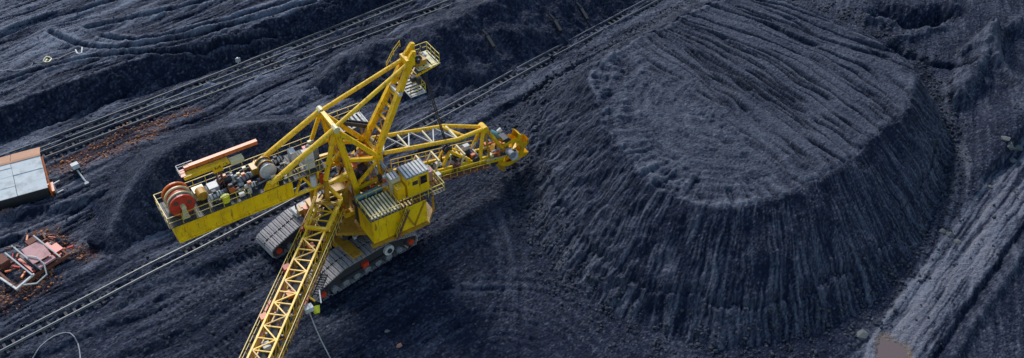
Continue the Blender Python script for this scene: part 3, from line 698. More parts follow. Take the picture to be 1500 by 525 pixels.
# far-side service platform behind the mast, with slatted floor, stairs and a rail
pf = grating('service_platform', 1.2, 4.4, 1.9, 3.7, 10.6, mach, 'dirty_white', 'x', 0.38, 0.2)
railing('railing', [(1.25, 3.65, 10.6), (4.35, 3.65, 10.6)], pf); railing('railing', [(1.25, 1.95, 10.6), (1.25, 3.65, 10.6)], pf)
st = MB(); st.beam((4.4, 1.9, 10.4), (1.0, 1.9, 12.4), 0.1, 0.35); st.beam((4.4, 1.4, 10.4), (1.0, 1.4, 12.4), 0.1, 0.35)
for k in range(12): st.box(1.15 + k * 0.28, 1.35 + k * 0.28, 1.45, 1.85, 12.22 - k * 0.165, 12.27 - k * 0.165)
st.build('stair', 'steel', pf); beam('platform_strut', (4.0, 3.2, 10.5), (3.6, 1.5, 8.6), 0.16, 'ochre', pf); beam('platform_strut', (1.4, 3.2, 10.5), (1.0, 1.6, 8.4), 0.16, 'ochre', pf)

# --- counterweight boom
cw = MB(); z0, z1 = 9.25, 11.0
for s in (-1, 1):
    y = 1.95 * s
    cw.box(-14.3, -4.4, y - 0.05, y + 0.05, z0 + 0.1, z1 - 0.1)
    cw.box(-14.3, -1.4, y - 0.22, y + 0.22, z0 - 0.06, z0 + 0.1); cw.box(-14.3, -1.4, y - 0.22, y + 0.22, z1 - 0.1, z1)
cw.box(-14.34, -14.2, -1.72, 1.72, z0, z1 - 0.02)
cwo = cw.build('counterweight_boom', 'plate', mach)
for s in (-1, 1):
    y = 1.95 * s
    for a, b in (((-4.3, z0 + 0.1), (-3.5, z1 - 0.1)), ((-3.5, z1 - 0.1), (-2.7, z0 + 0.1)), ((-2.7, z0 + 0.1), (-2.0, z1 - 0.1))):
        beam('girder_brace', (a[0], y, a[1]), (b[0], y, b[1]), 0.2, 'yellow', cwo)
    for k in range(7):
        x = -13.4 + k * 1.4; box('stiffener', (x, x + 0.08, y + (0.052 if s > 0 else -0.16), y + (0.16 if s > 0 else -0.052), z0 + 0.11, z1 - 0.11), 'plate', cwo)
    beam('tie_beam', (-1.4, y, z0 + 0.02), (1.0, 1.52 * s, 8.3), 0.26, 'yellow', cwo); beam('tie_beam', (-1.4, y, z1 - 0.1), (0.3, 1.4 * s, 11.6), 0.24, 'yellow', cwo)
for k in range(6): 
    x = -13.2 + 2.1 * k; box('floor_beam', (x, x + 0.25, -1.88, 1.88, 10.3, 10.86), 'steel', cwo)
dk = grating('deck', -14.75, -1.3, -2.3, 2.3, 11.1, cwo, 'steel', 'x', 0.24, 0.2)
railing('railing', [(-14.7, -2.25, 11.1), (-14.7, 2.25, 11.1), (-1.0, 2.25, 11.1)], cwo, h=1.05, post=1.05, r=0.055); railing('railing', [(-14.7, -2.25, 11.1), (-8.0, -2.25, 11.1)], cwo, h=1.05, post=1.05, r=0.055); railing('railing', [(-5.6, -2.25, 11.1), (-1.0, -2.25, 11.1)], cwo, h=1.05, post=0.9, r=0.055)
# main winch: red drum with yellow flanges
wz = 12.25; wx = -13.2
wd_ = MB().tube((wx, -1.15, wz), (wx, 1.0, wz), 0.92, n=28).build('winch_drum', 'red', cwo, True)
for y0, y1, r, mt in ((-1.3, -1.1, 1.02, 'red'), (-0.72, -0.56, 1.08, 'pale_y'), (0.25, 0.40, 1.08, 'pale_y'), (1.0, 1.2, 1.08, 'orange'), (-1.0, -0.78, 0.98, 'steel')):
    MB().tube((wx, y0, wz), (wx, y1, wz), r, n=28).build('flange', mt, cwo)
for k in range(6):
    t = R(60 * k + 15); MB().tube((wx + 0.6 * math.cos(t), -1.36, wz + 0.6 * math.sin(t)), (wx + 0.6 * math.cos(t), -1.29, wz + 0.6 * math.sin(t)), 0.2, n=10).build('drum_hole', 'red' if k % 2 else 'rust', cwo)
tube('drum_axle', (wx, -1.75, wz), (wx, -1.31, wz), 0.2, 'pale_y', cwo)
for y in (-1.7, 1.35): MB().prism([(wx - 0.3, 11.1), (wx + 0.3, 11.1), (wx + 0.12, wz + 0.12), (wx - 0.12, wz + 0.12)], 'y', y, y + 0.12).build('drum_stand', 'pale_y', cwo)
# gearboxes, motors and pipes on the deck
def motor(x, y, z, L, r, ang, mat, capm):
    r *= 0.8; L *= 0.85
    d = Vector((math.cos(ang), math.sin(ang), 0)); c = Vector((x, y, z)); a = c - d * L / 2; b = c + d * L / 2
    mo = tube('motor', a, b, r, mat, cwo, n=14); tube('motor_cap', b, b + d * 0.2, r * 0.75, capm, cwo); box('motor_foot', (x - 0.28, x + 0.28, y - 0.28, y + 0.28, 11.1, z - r * 0.6), 'steel', cwo)
    for q in (0.2, 0.5, 0.8): p_ = a.lerp(b, q); tube('cooling_ring', p_, p_ + d * 0.07, r * 1.14, 'steel', cwo, n=14)
    box('terminal_box', (x - 0.15, x + 0.15, y - 0.15, y + 0.15, z + r * 0.8, z + r + 0.2), random.choice(['steel', 'pale_y', 'orange']), cwo)
box('gearbox', (-11.9, -11.0, 0.3, 1.4, 11.12, 12.0), 'pale_y', cwo); MB().tube((-11.4, -0.5, 11.9), (-11.4, 0.6, 11.9), 0.42, n=16).build('gear_cover', 'ochre', cwo)
box('gearbox', (-10.7, -9.9, 0.1, 1.2, 11.12, 11.95), 'pale', cwo)
motor(-10.5, -0.8, 11.7, 1.1, 0.38, 0.1, 'dirty_white', 'grey'); motor(-9.2, 0.9, 11.8, 1.2, 0.42, 0.0, 'steel', 'pale'); motor(-9.1, -0.5, 11.6, 0.9, 0.32, 1.57, 'orange', 'red')
tube('lamp_drum', (-9.9, -1.5, 11.12), (-9.9, -1.5, 11.75), 0.36, 'lamp', cwo, n=14)
motor(-7.8, 0.2, 11.7, 1.3, 0.4, 0.3, 'grey', 'dirty_white'); motor(-7.7, -1.2, 11.6, 1.0, 0.3, 0.0, 'dirty_white', 'steel'); motor(-7.4, 1.4, 11.6, 1.0, 0.33, 0.0, 'steel', 'grey')
for y in (-1.0, -0.2, 0.6, 1.2):
    MB().path([(-9.0, y, 11.35), (-8.0, y + 0.2, 11.4), (-7.2, y - 0.1, 11.35), (-6.0, y, 11.4)], 0.09).build('pipe', random.choice(['pale', 'grey', 'steel', 'dirty_white']), cwo)
# second winch
MB().tube((-5.9, -0.7, 12.0), (-5.9, 0.9, 12.0), 0.62, n=20).build('winch_drum', 'steel', cwo)
for y in (-0.75, 0.05, 0.8): MB().tube((-5.9, y, 12.0), (-5.9, y + 0.14, 12.0), 0.72, n=22).build('flange', 'ochre' if y > -0.5 else 'pale', cwo)
box('gearbox', (-7.0, -6.3, 0.2, 1.4, 11.12, 12.2), 'ochre', cwo); motor(-4.8, 0.9, 11.75, 1.2, 0.36, 0.2, 'dirty_white', 'steel'); motor(-4.6, -0.3, 11.6, 1.0, 0.3, 0.2, 'grey', 'pale')
box('cabinet', (-2.9, -2.1, -1.6, -0.6, 11.12, 12.8), 'dirty_white', cwo); box('cabinet', (-3.6, -3.1, 0.2, 1.3, 11.12, 12.3), 'dirty_white', cwo); box('cabinet', (-1.9, -1.3, -0.3, 0.6, 11.12, 12.2), 'grey', cwo)
motor(-1.6, 1.2, 11.8, 0.9, 0.4, 0.8, 'dirty_white', 'grey'); box('fire_box', (-2.3, -1.9, 0.9, 1.4, 11.12, 11.9), 'red', cwo); box('fire_box', (-2.0, -1.7, -2.2, -1.9, 9.4, 10.5), 'red', cwo); tube('tank', (-2.6, -2.0, 9.5), (-2.6, -2.0, 10.6), 0.28, 'dirty_white', cwo)
for k in range(75):                                            # small fittings between the machines
    x = random.uniform(-10.8, -4.2); y = random.uniform(-1.7, 1.8); e = random.uniform(0.08, 0.22)
    box('fitting', (x - e, x + e, y - e * 0.8, y + e * 0.8, 11.12, 11.3 + random.uniform(0.1, 0.6)), random.choice(['steel', 'grey', 'pale', 'dirty_white', 'orange', 'steel', 'steel', 'pale_y', 'rust']), cwo)
# service crane on the deck
post = MB()
for dx, dy in ((-.2, -.2), (.2, -.2), (.2, .2), (-.2, .2)): post.beam((-9.6 + dx, 1.5 + dy, 11.1), (-9.6 + dx, 1.5 + dy, 13.4), 0.08)
for k in range(7): z = 11.3 + k * 0.3; post.beam((-9.8, 1.3, z), (-9.4, 1.3, z + 0.3), 0.06); post.beam((-9.8, 1.3, z), (-9.8, 1.7, z + 0.3), 0.06)
crane = post.build('service_crane', 'rust', mach)
box('jib', (-12.0, -5.9, 1.9, 2.15, 13.6, 13.92), 'orange', crane); box('jib_cover', (-11.6, -5.9, 1.84, 2.18, 13.93, 13.98), 'orange', crane)
box('jib_base', (-12.3, -8.6, 1.3, 1.9, 13.2, 13.52), 'yellow', crane); box('crane_box', (-8.5, -7.4, 1.2, 1.8, 13.0, 13.4), 'pale_y', crane); box('turning_head', (-10.0, -9.2, 1.2, 1.8, 12.9, 13.19), 'yellow', crane)
railing('railing', [(-12.5, 1.4, 13.55), (-12.5, 2.4, 13.55), (-11.2, 2.4, 13.55)], crane, 'dirty_white', h=0.45, post=0.6); box('jib_end', (-12.5, -12.01, 1.4, 2.3, 13.5, 13.56), 'orange', crane)

cwo.scale = (1, 0.72, 1); cwo.location = (0, 0, -0.4); crane.location = (0, -1.0, -0.1)

# --- stays and mast
for s in (-1, 1):
    tube('back_stay', (-6.2, 1.5 * s, 11.1), (-0.05, 1.42 * s, 14.1), 0.24, 'yellow', mach, n=12)
    tube('mast_stay', (0.05, 1.32 * s, 14.15), (7.45, 0.42 * s, 17.0), 0.19, 'yellow', mach, n=12)
    MB().prism([(-6.9, 10.6), (-5.5, 10.6), (-6.0, 11.4), (-6.4, 11.4)], 'y', 1.5 * s - 0.12, 1.5 * s + 0.12).build('stay_lug', 'yellow', mach)
mast = MB()
mf = lambda s: Vector((3.55, 1.15 * s, 9.7)); mtp = lambda s: Vector((7.7, 0.45 * s, 17.1))
for s in (-1, 1): mast.beam(mf(s), mtp(s), 0.42, 0.5)
masto = mast.build('mast', 'yellow', mach)
for t in (0.2, 0.34, 0.48, 0.62, 0.76, 0.9): beam('mast_rung', mf(-1).lerp(mtp(-1), t) + Vector((0, 0.2, 0)), mf(1).lerp(mtp(1), t) - Vector((0, 0.2, 0)), 0.18, 'yellow', masto)
for t0, t1, a in ((0.2, 0.34, 1), (0.34, 0.48, -1), (0.48, 0.62, 1), (0.62, 0.76, -1)): beam('mast_brace', mf(-a).lerp(mtp(-a), t0), mf(a).lerp(mtp(a), t1), 0.1, 'ochre', masto)
lad = MB(); o_ = Vector((0.42, 0.15, -0.2))
for q in (-0.25, 0.25): lad.beam(mf(0) + o_ + Vector((0, q, 0)), mtp(0) + o_ + Vector((-0.6, q, -1.0)), 0.07)
for k in range(24): p_ = mf(0).lerp(mtp(0) + Vector((-0.6, 0, -1.0)), (k + 0.5) / 24) + o_; lad.beam(p_ + Vector((0, -0.25, 0)), p_ + Vector((0, 0.25, 0)), 0.05)
lad.build('ladder', 'rust', masto)
hd = MB().box(7.3, 8.1, -0.62, 0.62, 16.8, 17.5); hd.build('mast_head', 'yellow', masto)
MB().prism([(7.5, 17.5), (8.5, 17.5), (8.6, 18.3), (8.3, 18.4)], 'y', 0.2, 0.5).build('head_horn', 'yellow', masto); MB().prism([(7.5, 17.5), (8.3, 17.5), (8.3, 18.0), (8.0, 18.1)], 'y', -0.5, -0.25).build('head_horn', 'yellow', masto)
for y in (-0.3, 0.25): MB().tube((8.45, y, 16.9), (8.45, y + 0.16, 16.9), 0.5, n=18).build('sheave', 'steel', masto)
hp = grating('head_platform', 8.1, 10.2, -1.1, 1.15, 16.5, masto, 'pale_y', 'x', 0.62, 0.46)
box('sheave_block', (8.2, 9.2, -0.6, 0.7, 16.52, 17.0), 'ochre', masto)
railing('railing', [(8.3, 1.1, 16.5), (10.15, 1.1, 16.5), (10.15, -1.05, 16.5)], masto, h=0.9, post=0.7); railing('railing', [(10.15, -1.05, 16.5), (8.2, -1.05, 16.5)], masto, h=0.15, post=3, mid=False)
beam('platform_arm', (7.9, -0.9, 15.9), (10.1, -0.9, 16.35), 0.14, 'yellow', masto); beam('platform_arm', (7.9, 0.9, 15.9), (10.1, 0.9, 16.35), 0.14, 'yellow', masto)
lp = grating('lower_platform', 7.0, 8.5, -1.5, 1.2, 14.4, masto, 'dirty_white', 'y', 0.4, 0.2)
railing('railing', [(7.05, -1.45, 14.4), (8.45, -1.45, 14.4), (8.45, 1.15, 14.4)], masto, h=0.9, post=0.7)
railing('railing', [(6.2, 1.0, 16.2), (7.0, 1.1, 17.2), (7.6, 1.0, 17.9)], masto, h=0.6, post=0.7)
mc = MB().beam(mf(-1).lerp(mtp(-1), 0.66) + Vector((0, -0.35, 0.1)), mf(1).lerp(mtp(1), 0.66) + Vector((0, 0.35, 0.1)), 0.35, 0.3).build('mast_collar', 'dirty_white', masto)

# --- digging boom: upper lattice, tripod, lower box girder, ropes
boom = MB()
fa = lambda s: Vector((4.1, 1.2 * s, 9.4)); fm = lambda s: Vector((11.5, 1.15 * s, 7.55)); tip = Vector((14.9, 0, 6.6))
for s in (-1, 1): boom.tube(fa(s), fm(s), 0.2, n=10); boom.tube(fm(s), tip + Vector((0, 0.15 * s, 0)), 0.2, n=10)
boomo = boom.build('digging_boom', 'yellow', mach)
N = 6
for k in range(N + 1):
    t = k / N
    if k % 2 == 0: tube('boom_brace', fa(-1).lerp(fm(-1), t), fa(1).lerp(fm(1), t), 0.1 if 0 < k < N else 0.16, 'pale_y', boomo, n=6)
for k in range(N):
    s = 1 if k % 2 else -1
    tube('boom_brace', fa(s).lerp(fm(s), k / N), fa(-s).lerp(fm(-s), (k + 1) / N), 0.07, 'pale', boomo, n=6)
tube('boom_brace', fa(1).lerp(fm(1), 0.93), tip.lerp(fm(-1), 0.75), 0.17, 'yellow', boomo, n=8)
MB().tube(tip - Vector((0, 0.45, 0)), tip + Vector((0, 0.45, 0)), 0.36, n=14).build('tip_joint', 'yellow', boomo)
for s in (-1, 1):
    tube('tripod_leg', tip + Vector((-0.1, 0.2 * s, -0.1)), (13.9, 0.85 * s, 3.3), 0.19, 'yellow', boomo); tube('tripod_leg', tip + Vector((0.2, 0.2 * s, -0.1)), (17.0, 0.45 * s, 3.1), 0.17, 'yellow', boomo)
    tube('tripod_leg', tip + Vector((0.05, 0.25 * s, -0.2)), (15.1, 0.75 * s, 3.2), 0.12, 'ochre', boomo, n=8)
for t in (0.35, 0.6, 0.8): beam('tripod_rung', (14.9 + 2.1 * t, -0.42, 6.6 - 3.5 * t), (14.9 + 2.1 * t, 0.42, 6.6 - 3.5 * t), 0.1, 'ochre', boomo)
# lower girder
la = Vector((4.2, 0, 5.0)); lb = Vector((17.0, 0, 2.75)); ld = (lb - la).normalized()
def LBp(x, y, dz=0.0): t = (x - la.x) / (lb.x - la.x); p_ = la.lerp(lb, t); return Vector((x, y, p_.z + dz))
low = MB()
for s in (-1, 1): low.beam(LBp(4.2, 0.85 * s), LBp(16.8, 0.6 * s), 0.16, 0.95)
lowo = low.build('lower_boom', 'plate', mach)
MB().beam(LBp(4.2, 0, 0.25), LBp(16.6, 0, 0.25), 1.0, 0.06).build('conveyor_belt', 'belt', lowo)
for k in range(13): x = 4.8 + k * 0.95; MB().beam(LBp(x, -0.75, 0.05), LBp(x, 0.75, 0.05), 0.14, 0.14).build('idler_frame', 'ochre', lowo)
for s in (-1, 1):
    wk = MB(); wk.beam(LBp(6.0, 1.35 * s, -0.15), LBp(14.6, 1.25 * s, -0.15), 0.75, 0.06); wk.build('walkway', 'rust', lowo)
    railing('railing', [LBp(6.0, 1.72 * s, -0.1), LBp(14.6, 1.6 * s, -0.1)], lowo, h=1.0, post=0.75, r=0.055)
    for k in range(9): x = 6.2 + k; beam('walkway_bracket', LBp(x, 0.93 * s, -0.35), LBp(x, 1.7 * s, -0.25), 0.1, 'ochre', lowo)
for x in (7.6, 9.2, 11.9): MB().beam(LBp(x, -0.8, 0.4), LBp(x + 0.5, -0.75, 1.5), 0.14).beam(LBp(x, 0.8, 0.4), LBp(x + 0.5, 0.75, 1.5), 0.14).beam(LBp(x + 0.5, -0.8, 1.5), LBp(x + 0.5, 0.8, 1.5), 0.14).build('belt_frame', 'pale_y', lowo)
# sheave carriage that the ropes pull on
sv = MB()
for s in (-1, 1): sv.beam(LBp(10.2, 0.45 * s, 0.5), LBp(11.0, 0.4 * s, 2.0), 0.22); sv.beam(LBp(13.0, 0.55 * s, 0.5), LBp(11.0, 0.4 * s, 2.0), 0.26)
svo = sv.build('sheave_carriage', 'yellow', lowo)
for t in (0.25, 0.5, 0.75): p_ = LBp(13.0, 0, 0.5).lerp(LBp(11.0, 0, 2.0), t); beam('carriage_rung', p_ - Vector((0, 0.45, 0)), p_ + Vector((0, 0.45, 0)), 0.14, 'pale_y', lowo)
for y in (-0.2, 0.12): MB().tube(LBp(11.0, y, 2.0), LBp(11.0, y + 0.12, 2.0), 0.42, n=16).build('sheave', 'steel', lowo)
MB().tube(LBp(13.6, -0.9, 0.5), LBp(13.6, 0.9, 0.5), 0.35, n=14).build('belt_drum', 'steel', lowo); box('drive_motor', (13.0, 13.9, 0.9, 1.6, 3.5, 4.1), 'steel', lowo)
for y in (-0.28, 0.28): tube('hoist_rope', (8.9, y, 16.75), LBp(11.0, y * 0.6, 2.2), 0.055, 'steel', mach, n=6)
# wheel head
whd = MB()
for s in (-1, 1): whd.beam(LBp(15.2, 0.62 * s, 0.2), (17.9, 0.62 * s, 2.75), 0.2, 0.55)
whdo = whd.build('wheel_head', 'yellow', mach)
for s in (-1, 1): beam('head_guard', (15.4, 0.8 * s, 3.7), (17.5, 0.75 * s, 3.5), 0.12, 'orange', whdo); beam('head_guard', (14.6, 0.95 * s, 3.3), (17.0, 0.9 * s, 3.0), 0.12, 'pale_y', whdo)
box('head_gearbox', (17.3, 18.0, -1.3, -0.75, 2.3, 3.1), 'dirty_white', whdo); tube('head_hose', (16.6, -0.9, 3.2), (17.8, -1.2, 3.4), 0.12, 'steel', whdo); tube('head_motor', (17.0, -1.0, 3.5), (17.0, -1.9, 3.6), 0.36, 'grey', whdo, n=14); tube('head_motor', (17.5, 0.8, 3.7), (16.8, 1.8, 3.9), 0.36, 'teal', whdo, n=14)
box('head_chute', (16.2, 17.0, 0.72, 1.4, 2.2, 3.6), 'steel', whdo); tube('head_lamp', (17.2, 1.1, 4.3), (17.6, 1.1, 4.5), 0.22, 'dirty_white', whdo)
wc = Vector((17.75, 0.05, 2.5)); wr = 1.55
wheels = []
for y in (-0.42, 0.36):
    wheel = MB(); wheels.append(wheel)
    for k in range(24):
        a0, a1 = 2 * math.pi * k / 24, 2 * math.pi * (k + 1) / 24
        for (q0, q1) in ((1.15, 1.6),):
            v = [(wc.x + q * math.cos(a), wc.y + yy, wc.z + q * math.sin(a)) for yy in (y, y + 0.09) for a in (a0, a1) for q in (q0, q1)]
            wheel.add(v, [(0, 1, 3, 2), (4, 6, 7, 5), (0, 4, 5, 1), (2, 3, 7, 6)])
who = wheels[0].build('bucket_wheel', 'yellow', mach); wheels[1].build('wheel_disc', 'yellow', who)
MB().tube(wc - Vector((0, 0.5, 0)), wc + Vector((0, 0.5, 0)), 0.42, n=18).build('wheel_hub', 'dirty_white', who)
for k in range(8):
    a = 2 * math.pi * (k + 0.3) / 8; d = Vector((math.cos(a), 0, math.sin(a))); t_ = Vector((-math.sin(a), 0, math.cos(a)))
    beam('spoke', wc + d * 0.4, wc + d * 1.2, 0.16, 'yellow', who, 0.5, (0, 1, 0))
    p0 = wc + d * 1.55; yv = Vector((0, 1, 0)); bk = MB()
    v = []
    for yy in (-0.45, 0.45): v += [p0 + yv * yy - t_ * 0.42, p0 + yv * yy + d * 0.5 - t_ * 0.2, p0 + yv * yy * 1.1 + d * 0.62 + t_ * 0.38, p0 + yv * yy + t_ * 0.2]
    bk.add(v, [(0, 1, 2, 3), (7, 6, 5, 4), (0, 4, 5, 1), (1, 5, 6, 2), (0, 3, 7, 4)])
    bk.build('bucket', 'yellow' if k in (0, 1, 7) else ('ochre' if k % 2 else 'steel'), who)

# --- machine house, cabin and stairs on the near side
hs = MB().box(0.25, 3.0, -5.9, -3.3, 4.36, 7.0).build('machine_house', 'plate', mach)
MB().box(0.15, 3.1, -6.0, -3.2, 7.002, 7.08).build('roof', 'steel', hs)
for k in range(9): x = 0.32 + k * 0.31; box('roof_slat', (x, x + 0.17, -5.85, -3.35, 7.09, 7.2), 'pale_y', hs)
railing('railing', [(0.2, -5.95, 7.08), (3.05, -5.95, 7.08), (3.05, -3.25, 7.08), (0.2, -3.25, 7.08)], hs, 'rail_y', h=0.55, post=0.9, r=0.055, closed=True, mid=False)
for x in (0.3, 1.6, 2.9): box('wall_rib', (x, x + 0.1, -5.96, -5.902, 4.4, 6.95), 'yellow', hs)
box('floor_beam', (0.0, 5.6, -6.15, -5.75, 4.1, 4.34), 'ochre', hs)
for k in range(5): tube('pipe', (0.35 + 0.5 * k, -3.05, 6.3), (0.85 + 0.5 * k, -2.95, 6.5), 0.2, 'teal' if k % 2 == 0 else 'pale', hs); 
tube('cooler', (0.3, -2.75, 7.05), (2.9, -2.7, 7.05), 0.28, 'teal', hs, n=12); box('cooler_rack', (0.3, 2.9, -3.1, -2.4, 4.4, 6.7), 'steel', hs)
wl2 = MB().box(3.002, 5.5, -5.9, -5.75, 4.36, 6.9).build('annex', 'plate', mach)
MB().box(5.35, 5.5, -5.74, -3.4, 4.36, 6.9).build('annex_wall', 'ochre', wl2)
for a, b in (((3.2, 6.8), (4.2, 4.5)), ((4.2, 4.5), (5.3, 6.8))): beam('wall_brace', (a[0], -5.96, a[1]), (b[0], -5.96, b[1]), 0.13, 'ochre', wl2, 0.1, (0, 1, 0))
st = MB()
for y in (-6.45, -6.1): st.beam((2.2, y, 4.3), (3.5, y, 7.0), 0.08, 0.2)
for k in range(10): x = 2.3 + k * 0.13; z = 4.45 + k * 0.27; st.box(x, x + 0.2, -6.41, -6.14, z, z + 0.05)
sto = st.build('stair', 'rust', mach); railing('railing', [(2.2, -6.45, 4.3), (3.5, -6.45, 7.0)], sto, h=0.8, post=0.6)
wk = grating('walkway', 3.0, 7.4, -5.9, -5.1, 6.98, mach, 'steel'); railing('railing', [(3.4, -5.87, 6.98), (7.35, -5.87, 6.98), (7.35, -3.2, 6.98)], wk, h=0.9, post=0.8, r=0.055)
grating('walkway', 3.15, 7.4, -5.08, -3.0, 6.96, mach, 'ochre')
cb = MB().box(4.3, 6.4, -4.95, -3.4, 7.0, 9.1).build('operator_cabin', 'plate', mach)
MB().box(4.2, 6.5, -5.05, -3.3, 9.102, 9.18).build('roof', 'grey', cb)
for k in range(7): x = 4.3 + k * 0.31; box('roof_slat', (x, x + 0.17, -5.0, -3.35, 9.19, 9.28), 'dirty_white', cb)
MB().box(5.55, 6.2, -4.985, -4.952, 7.9, 8.75).build('window', 'glass', cb); MB().box(5.45, 5.56, -4.99, -4.952, 7.82, 8.83).build('window_frame', 'ochre', cb); MB().box(6.402, 6.43, -4.8, -3.6, 7.9, 8.8).build('window', 'glass', cb); MB().box(4.8, 5.3, -5.0, -4.952, 8.1, 8.5).build('air_vent', 'steel', cb)
for e, mt in (((3.35, 4.1, -4.9, -4.2, 7.0, 8.3), 'yellow'), ((3.3, 4.15, -4.0, -3.4, 7.0, 8.7), 'pale_y'), ((3.5, 4.0, -3.2, -2.7, 7.0, 8.9), 'ochre'), ((4.5, 5.6, -3.1, -2.6, 7.0, 8.4), 'steel')): box('switch_cabinet', e, mt, mach)
for k in range(3): tube('air_duct', (3.3 + 0.3 * k, -3.3, 8.9), (3.3 + 0.3 * k, -4.1, 8.8), 0.13, 'pale', mach)
tube('pink_hopper', (7.0, -3.8, 6.98), (7.0, -3.8, 8.0), 0.35, 'pink', mach, n=10); box('light_box', (7.4, 7.8, -4.6, -4.1, 7.2, 7.7), 'pale', mach)
for s in (0.9, 4.0): beam('walkway_post', (6.5, -s - 1.2, 4.36), (6.5, -s - 1.2, 6.9), 0.16, 'ochre', mach)

# --- discharge boom
cd = Vector((-0.664, -0.7477, 0)).normalized(); cn = Vector((cd.y, -cd.x, 0)) * -1     # cn points to the right seen along the boom
c0 = Vector((-0.7, -0.9, 6.0)); CL = 27.0
def CP(t, lat, dz): return c0 + cd * t + cn * lat + Vector((0, 0, dz + 0.055 * t))
disc = MB()
for lat in (-0.76, 0.76):
    for dz in (0.0, 1.3): disc.beam(CP(0.5, lat, dz), CP(CL, lat, dz), 0.15)
disco = disc.build('discharge_boom', 'yellow', mach)
nb = 22; stp = (CL - 0.5) / nb
for k in range(nb):
    t0 = 0.5 + k * stp; t1 = t0 + stp; f_ = 1 if k % 2 else -1
    for lat in (-0.76, 0.76):
        beam('lattice_bar', CP(t0, lat, 0.65 - 0.6 * f_), CP(t1, lat, 0.65 + 0.6 * f_), 0.075, 'yellow' if random.random() < .5 else 'ochre', disco)
        beam('lattice_bar', CP(t0, lat, 0.1), CP(t0, lat, 1.2), 0.075, 'yellow', disco)
    beam('top_bar', CP(t0, -0.69, 1.3), CP(t0, 0.69, 1.3), 0.09, 'yellow', disco)
    beam('top_bar', CP(t0, -0.69 * f_, 1.3), CP(t1, 0.69 * f_, 1.3), 0.1, 'yellow' if k % 3 else 'ochre', disco)
    beam('floor_bar', CP(t0, -1.48, -0.02), CP(t0, 1.33, -0.02), 0.1, 'ochre', disco)
MB().beam(CP(0.5, 0, 0.55), CP(CL, 0, 0.55), 1.0, 0.06).build('conveyor_belt', 'belt', disco); MB().beam(CP(0.5, 0, 0.15), CP(CL, 0, 0.15), 1.0, 0.05).build('return_belt', 'belt', disco)
for k in range(24): MB().beam(CP(1.2 + 1.07 * k, -0.7, 0.42), CP(1.2 + 1.07 * k, 0.7, 0.42), 0.12).build('idler', 'rust' if k % 2 else 'pale', disco)
for lat, l2, m_ in ((-1.15, -1.48, 'rust'), (1.05, 1.33, 'rust')):
    MB().beam(CP(2.0, lat, 0.05), CP(CL, lat, 0.05), 0.5, 0.05).build('walkway', m_, disco)
    railing('railing', [CP(2.0, l2, 0.06), CP(CL, l2, 0.06)], disco, h=0.95, post=0.8, r=0.055)
for k in range(9):
    t = 1.5 + k * 2.7; e_ = random.choice(['red', 'orange', 'rust', 'pale', 'red'])
    p_ = CP(t, -1.15 if k % 2 else 0.0, 0.8); box('fitting', (p_.x - .28, p_.x + .28, p_.y - .28, p_.y + .28, p_.z - .25, p_.z + .25), e_, disco)
# A-frame that hangs the boom from the tower
ap = Vector((-1.9, -0.3, 9.0))
for s in (-1, 1):
    sh = CP(1.6, 1.15 * s, 1.7); ft = CP(5.2, 0.95 * s, 1.35)
    beam('hanger_leg', ap, sh, 0.26, 'yellow', disco); beam('hanger_leg', sh, ft, 0.24, 'yellow', disco)
beam('hanger_bar', CP(5.2, -0.95, 1.42), CP(5.2, 0.95, 1.42), 0.24, 'yellow', disco); beam('hanger_bar', CP(2.4, -1.0, 1.7), CP(2.4, 1.0, 1.7), 0.14, 'ochre', disco)
MB().prism([(-1.6, -1.4), (0.2, -1.6), (0.4, 0.4), (-1.4, 0.6)], 'z', 5.2, 7.6).build('transfer_chute', 'ochre', disco)
tube('chute_pulley', CP(1.2, -0.8, 0.7), CP(1.2, 0.8, 0.7), 0.4, 'steel', disco, n=14)
beam('lamp_arm', CP(12.0, 1.3, 0.5), CP(12.2, 1.9, 0.2), 0.12, 'yellow', disco); MB().tube(CP(12.5, 1.95, -0.1), CP(12.9, 2.2, -0.4), 0.36, 0.22, n=12).build('floodlight', 'lamp', disco); p_ = CP(13.0, 1.6, 0.2)
box('lamp_box', (p_.x - .35, p_.x + .35, p_.y - .25, p_.y + .25, p_.z - .25, p_.z + .2), 'dirty_white', disco)
beam('lamp_frame', CP(11.3, 2.0, 0.6), CP(12.3, 2.4, 0.2), 0.1, 'dirty_white', disco)
hz = MB()
for k in range(9): a = CP(9.2 + 0.27 * k, 1.7, 0.15); hz.beam(a + cn * -0.28, a + cn * 0.28, 0.12)
hz.beam(CP(9.1, 1.45, 0.05), CP(12.0, 1.45, 0.05), 0.08); hz.beam(CP(9.1, 1.95, 0.05), CP(12.0, 1.95, 0.05), 0.08); hz.build('cable_rack', 'steel', disco)
cb_ = CP(13.1, 1.65, 0.0); gzv = Vector((cb_.x + 0.6, cb_.y - 5.0, 0.2))
MB().path([cb_, cb_ + Vector((0.15, -0.1, -1.5)), cb_ + Vector((0.35, -0.4, -3.2)), cb_ + Vector((0.8, -1.2, -cb_.z + 0.6)), cb_ + Vector((1.0, -3.0, -cb_.z + 0.15)), cb_ + Vector((0.8, -6.0, -cb_.z + 0.1))], 0.05).build('power_cable', 'pale', mach)

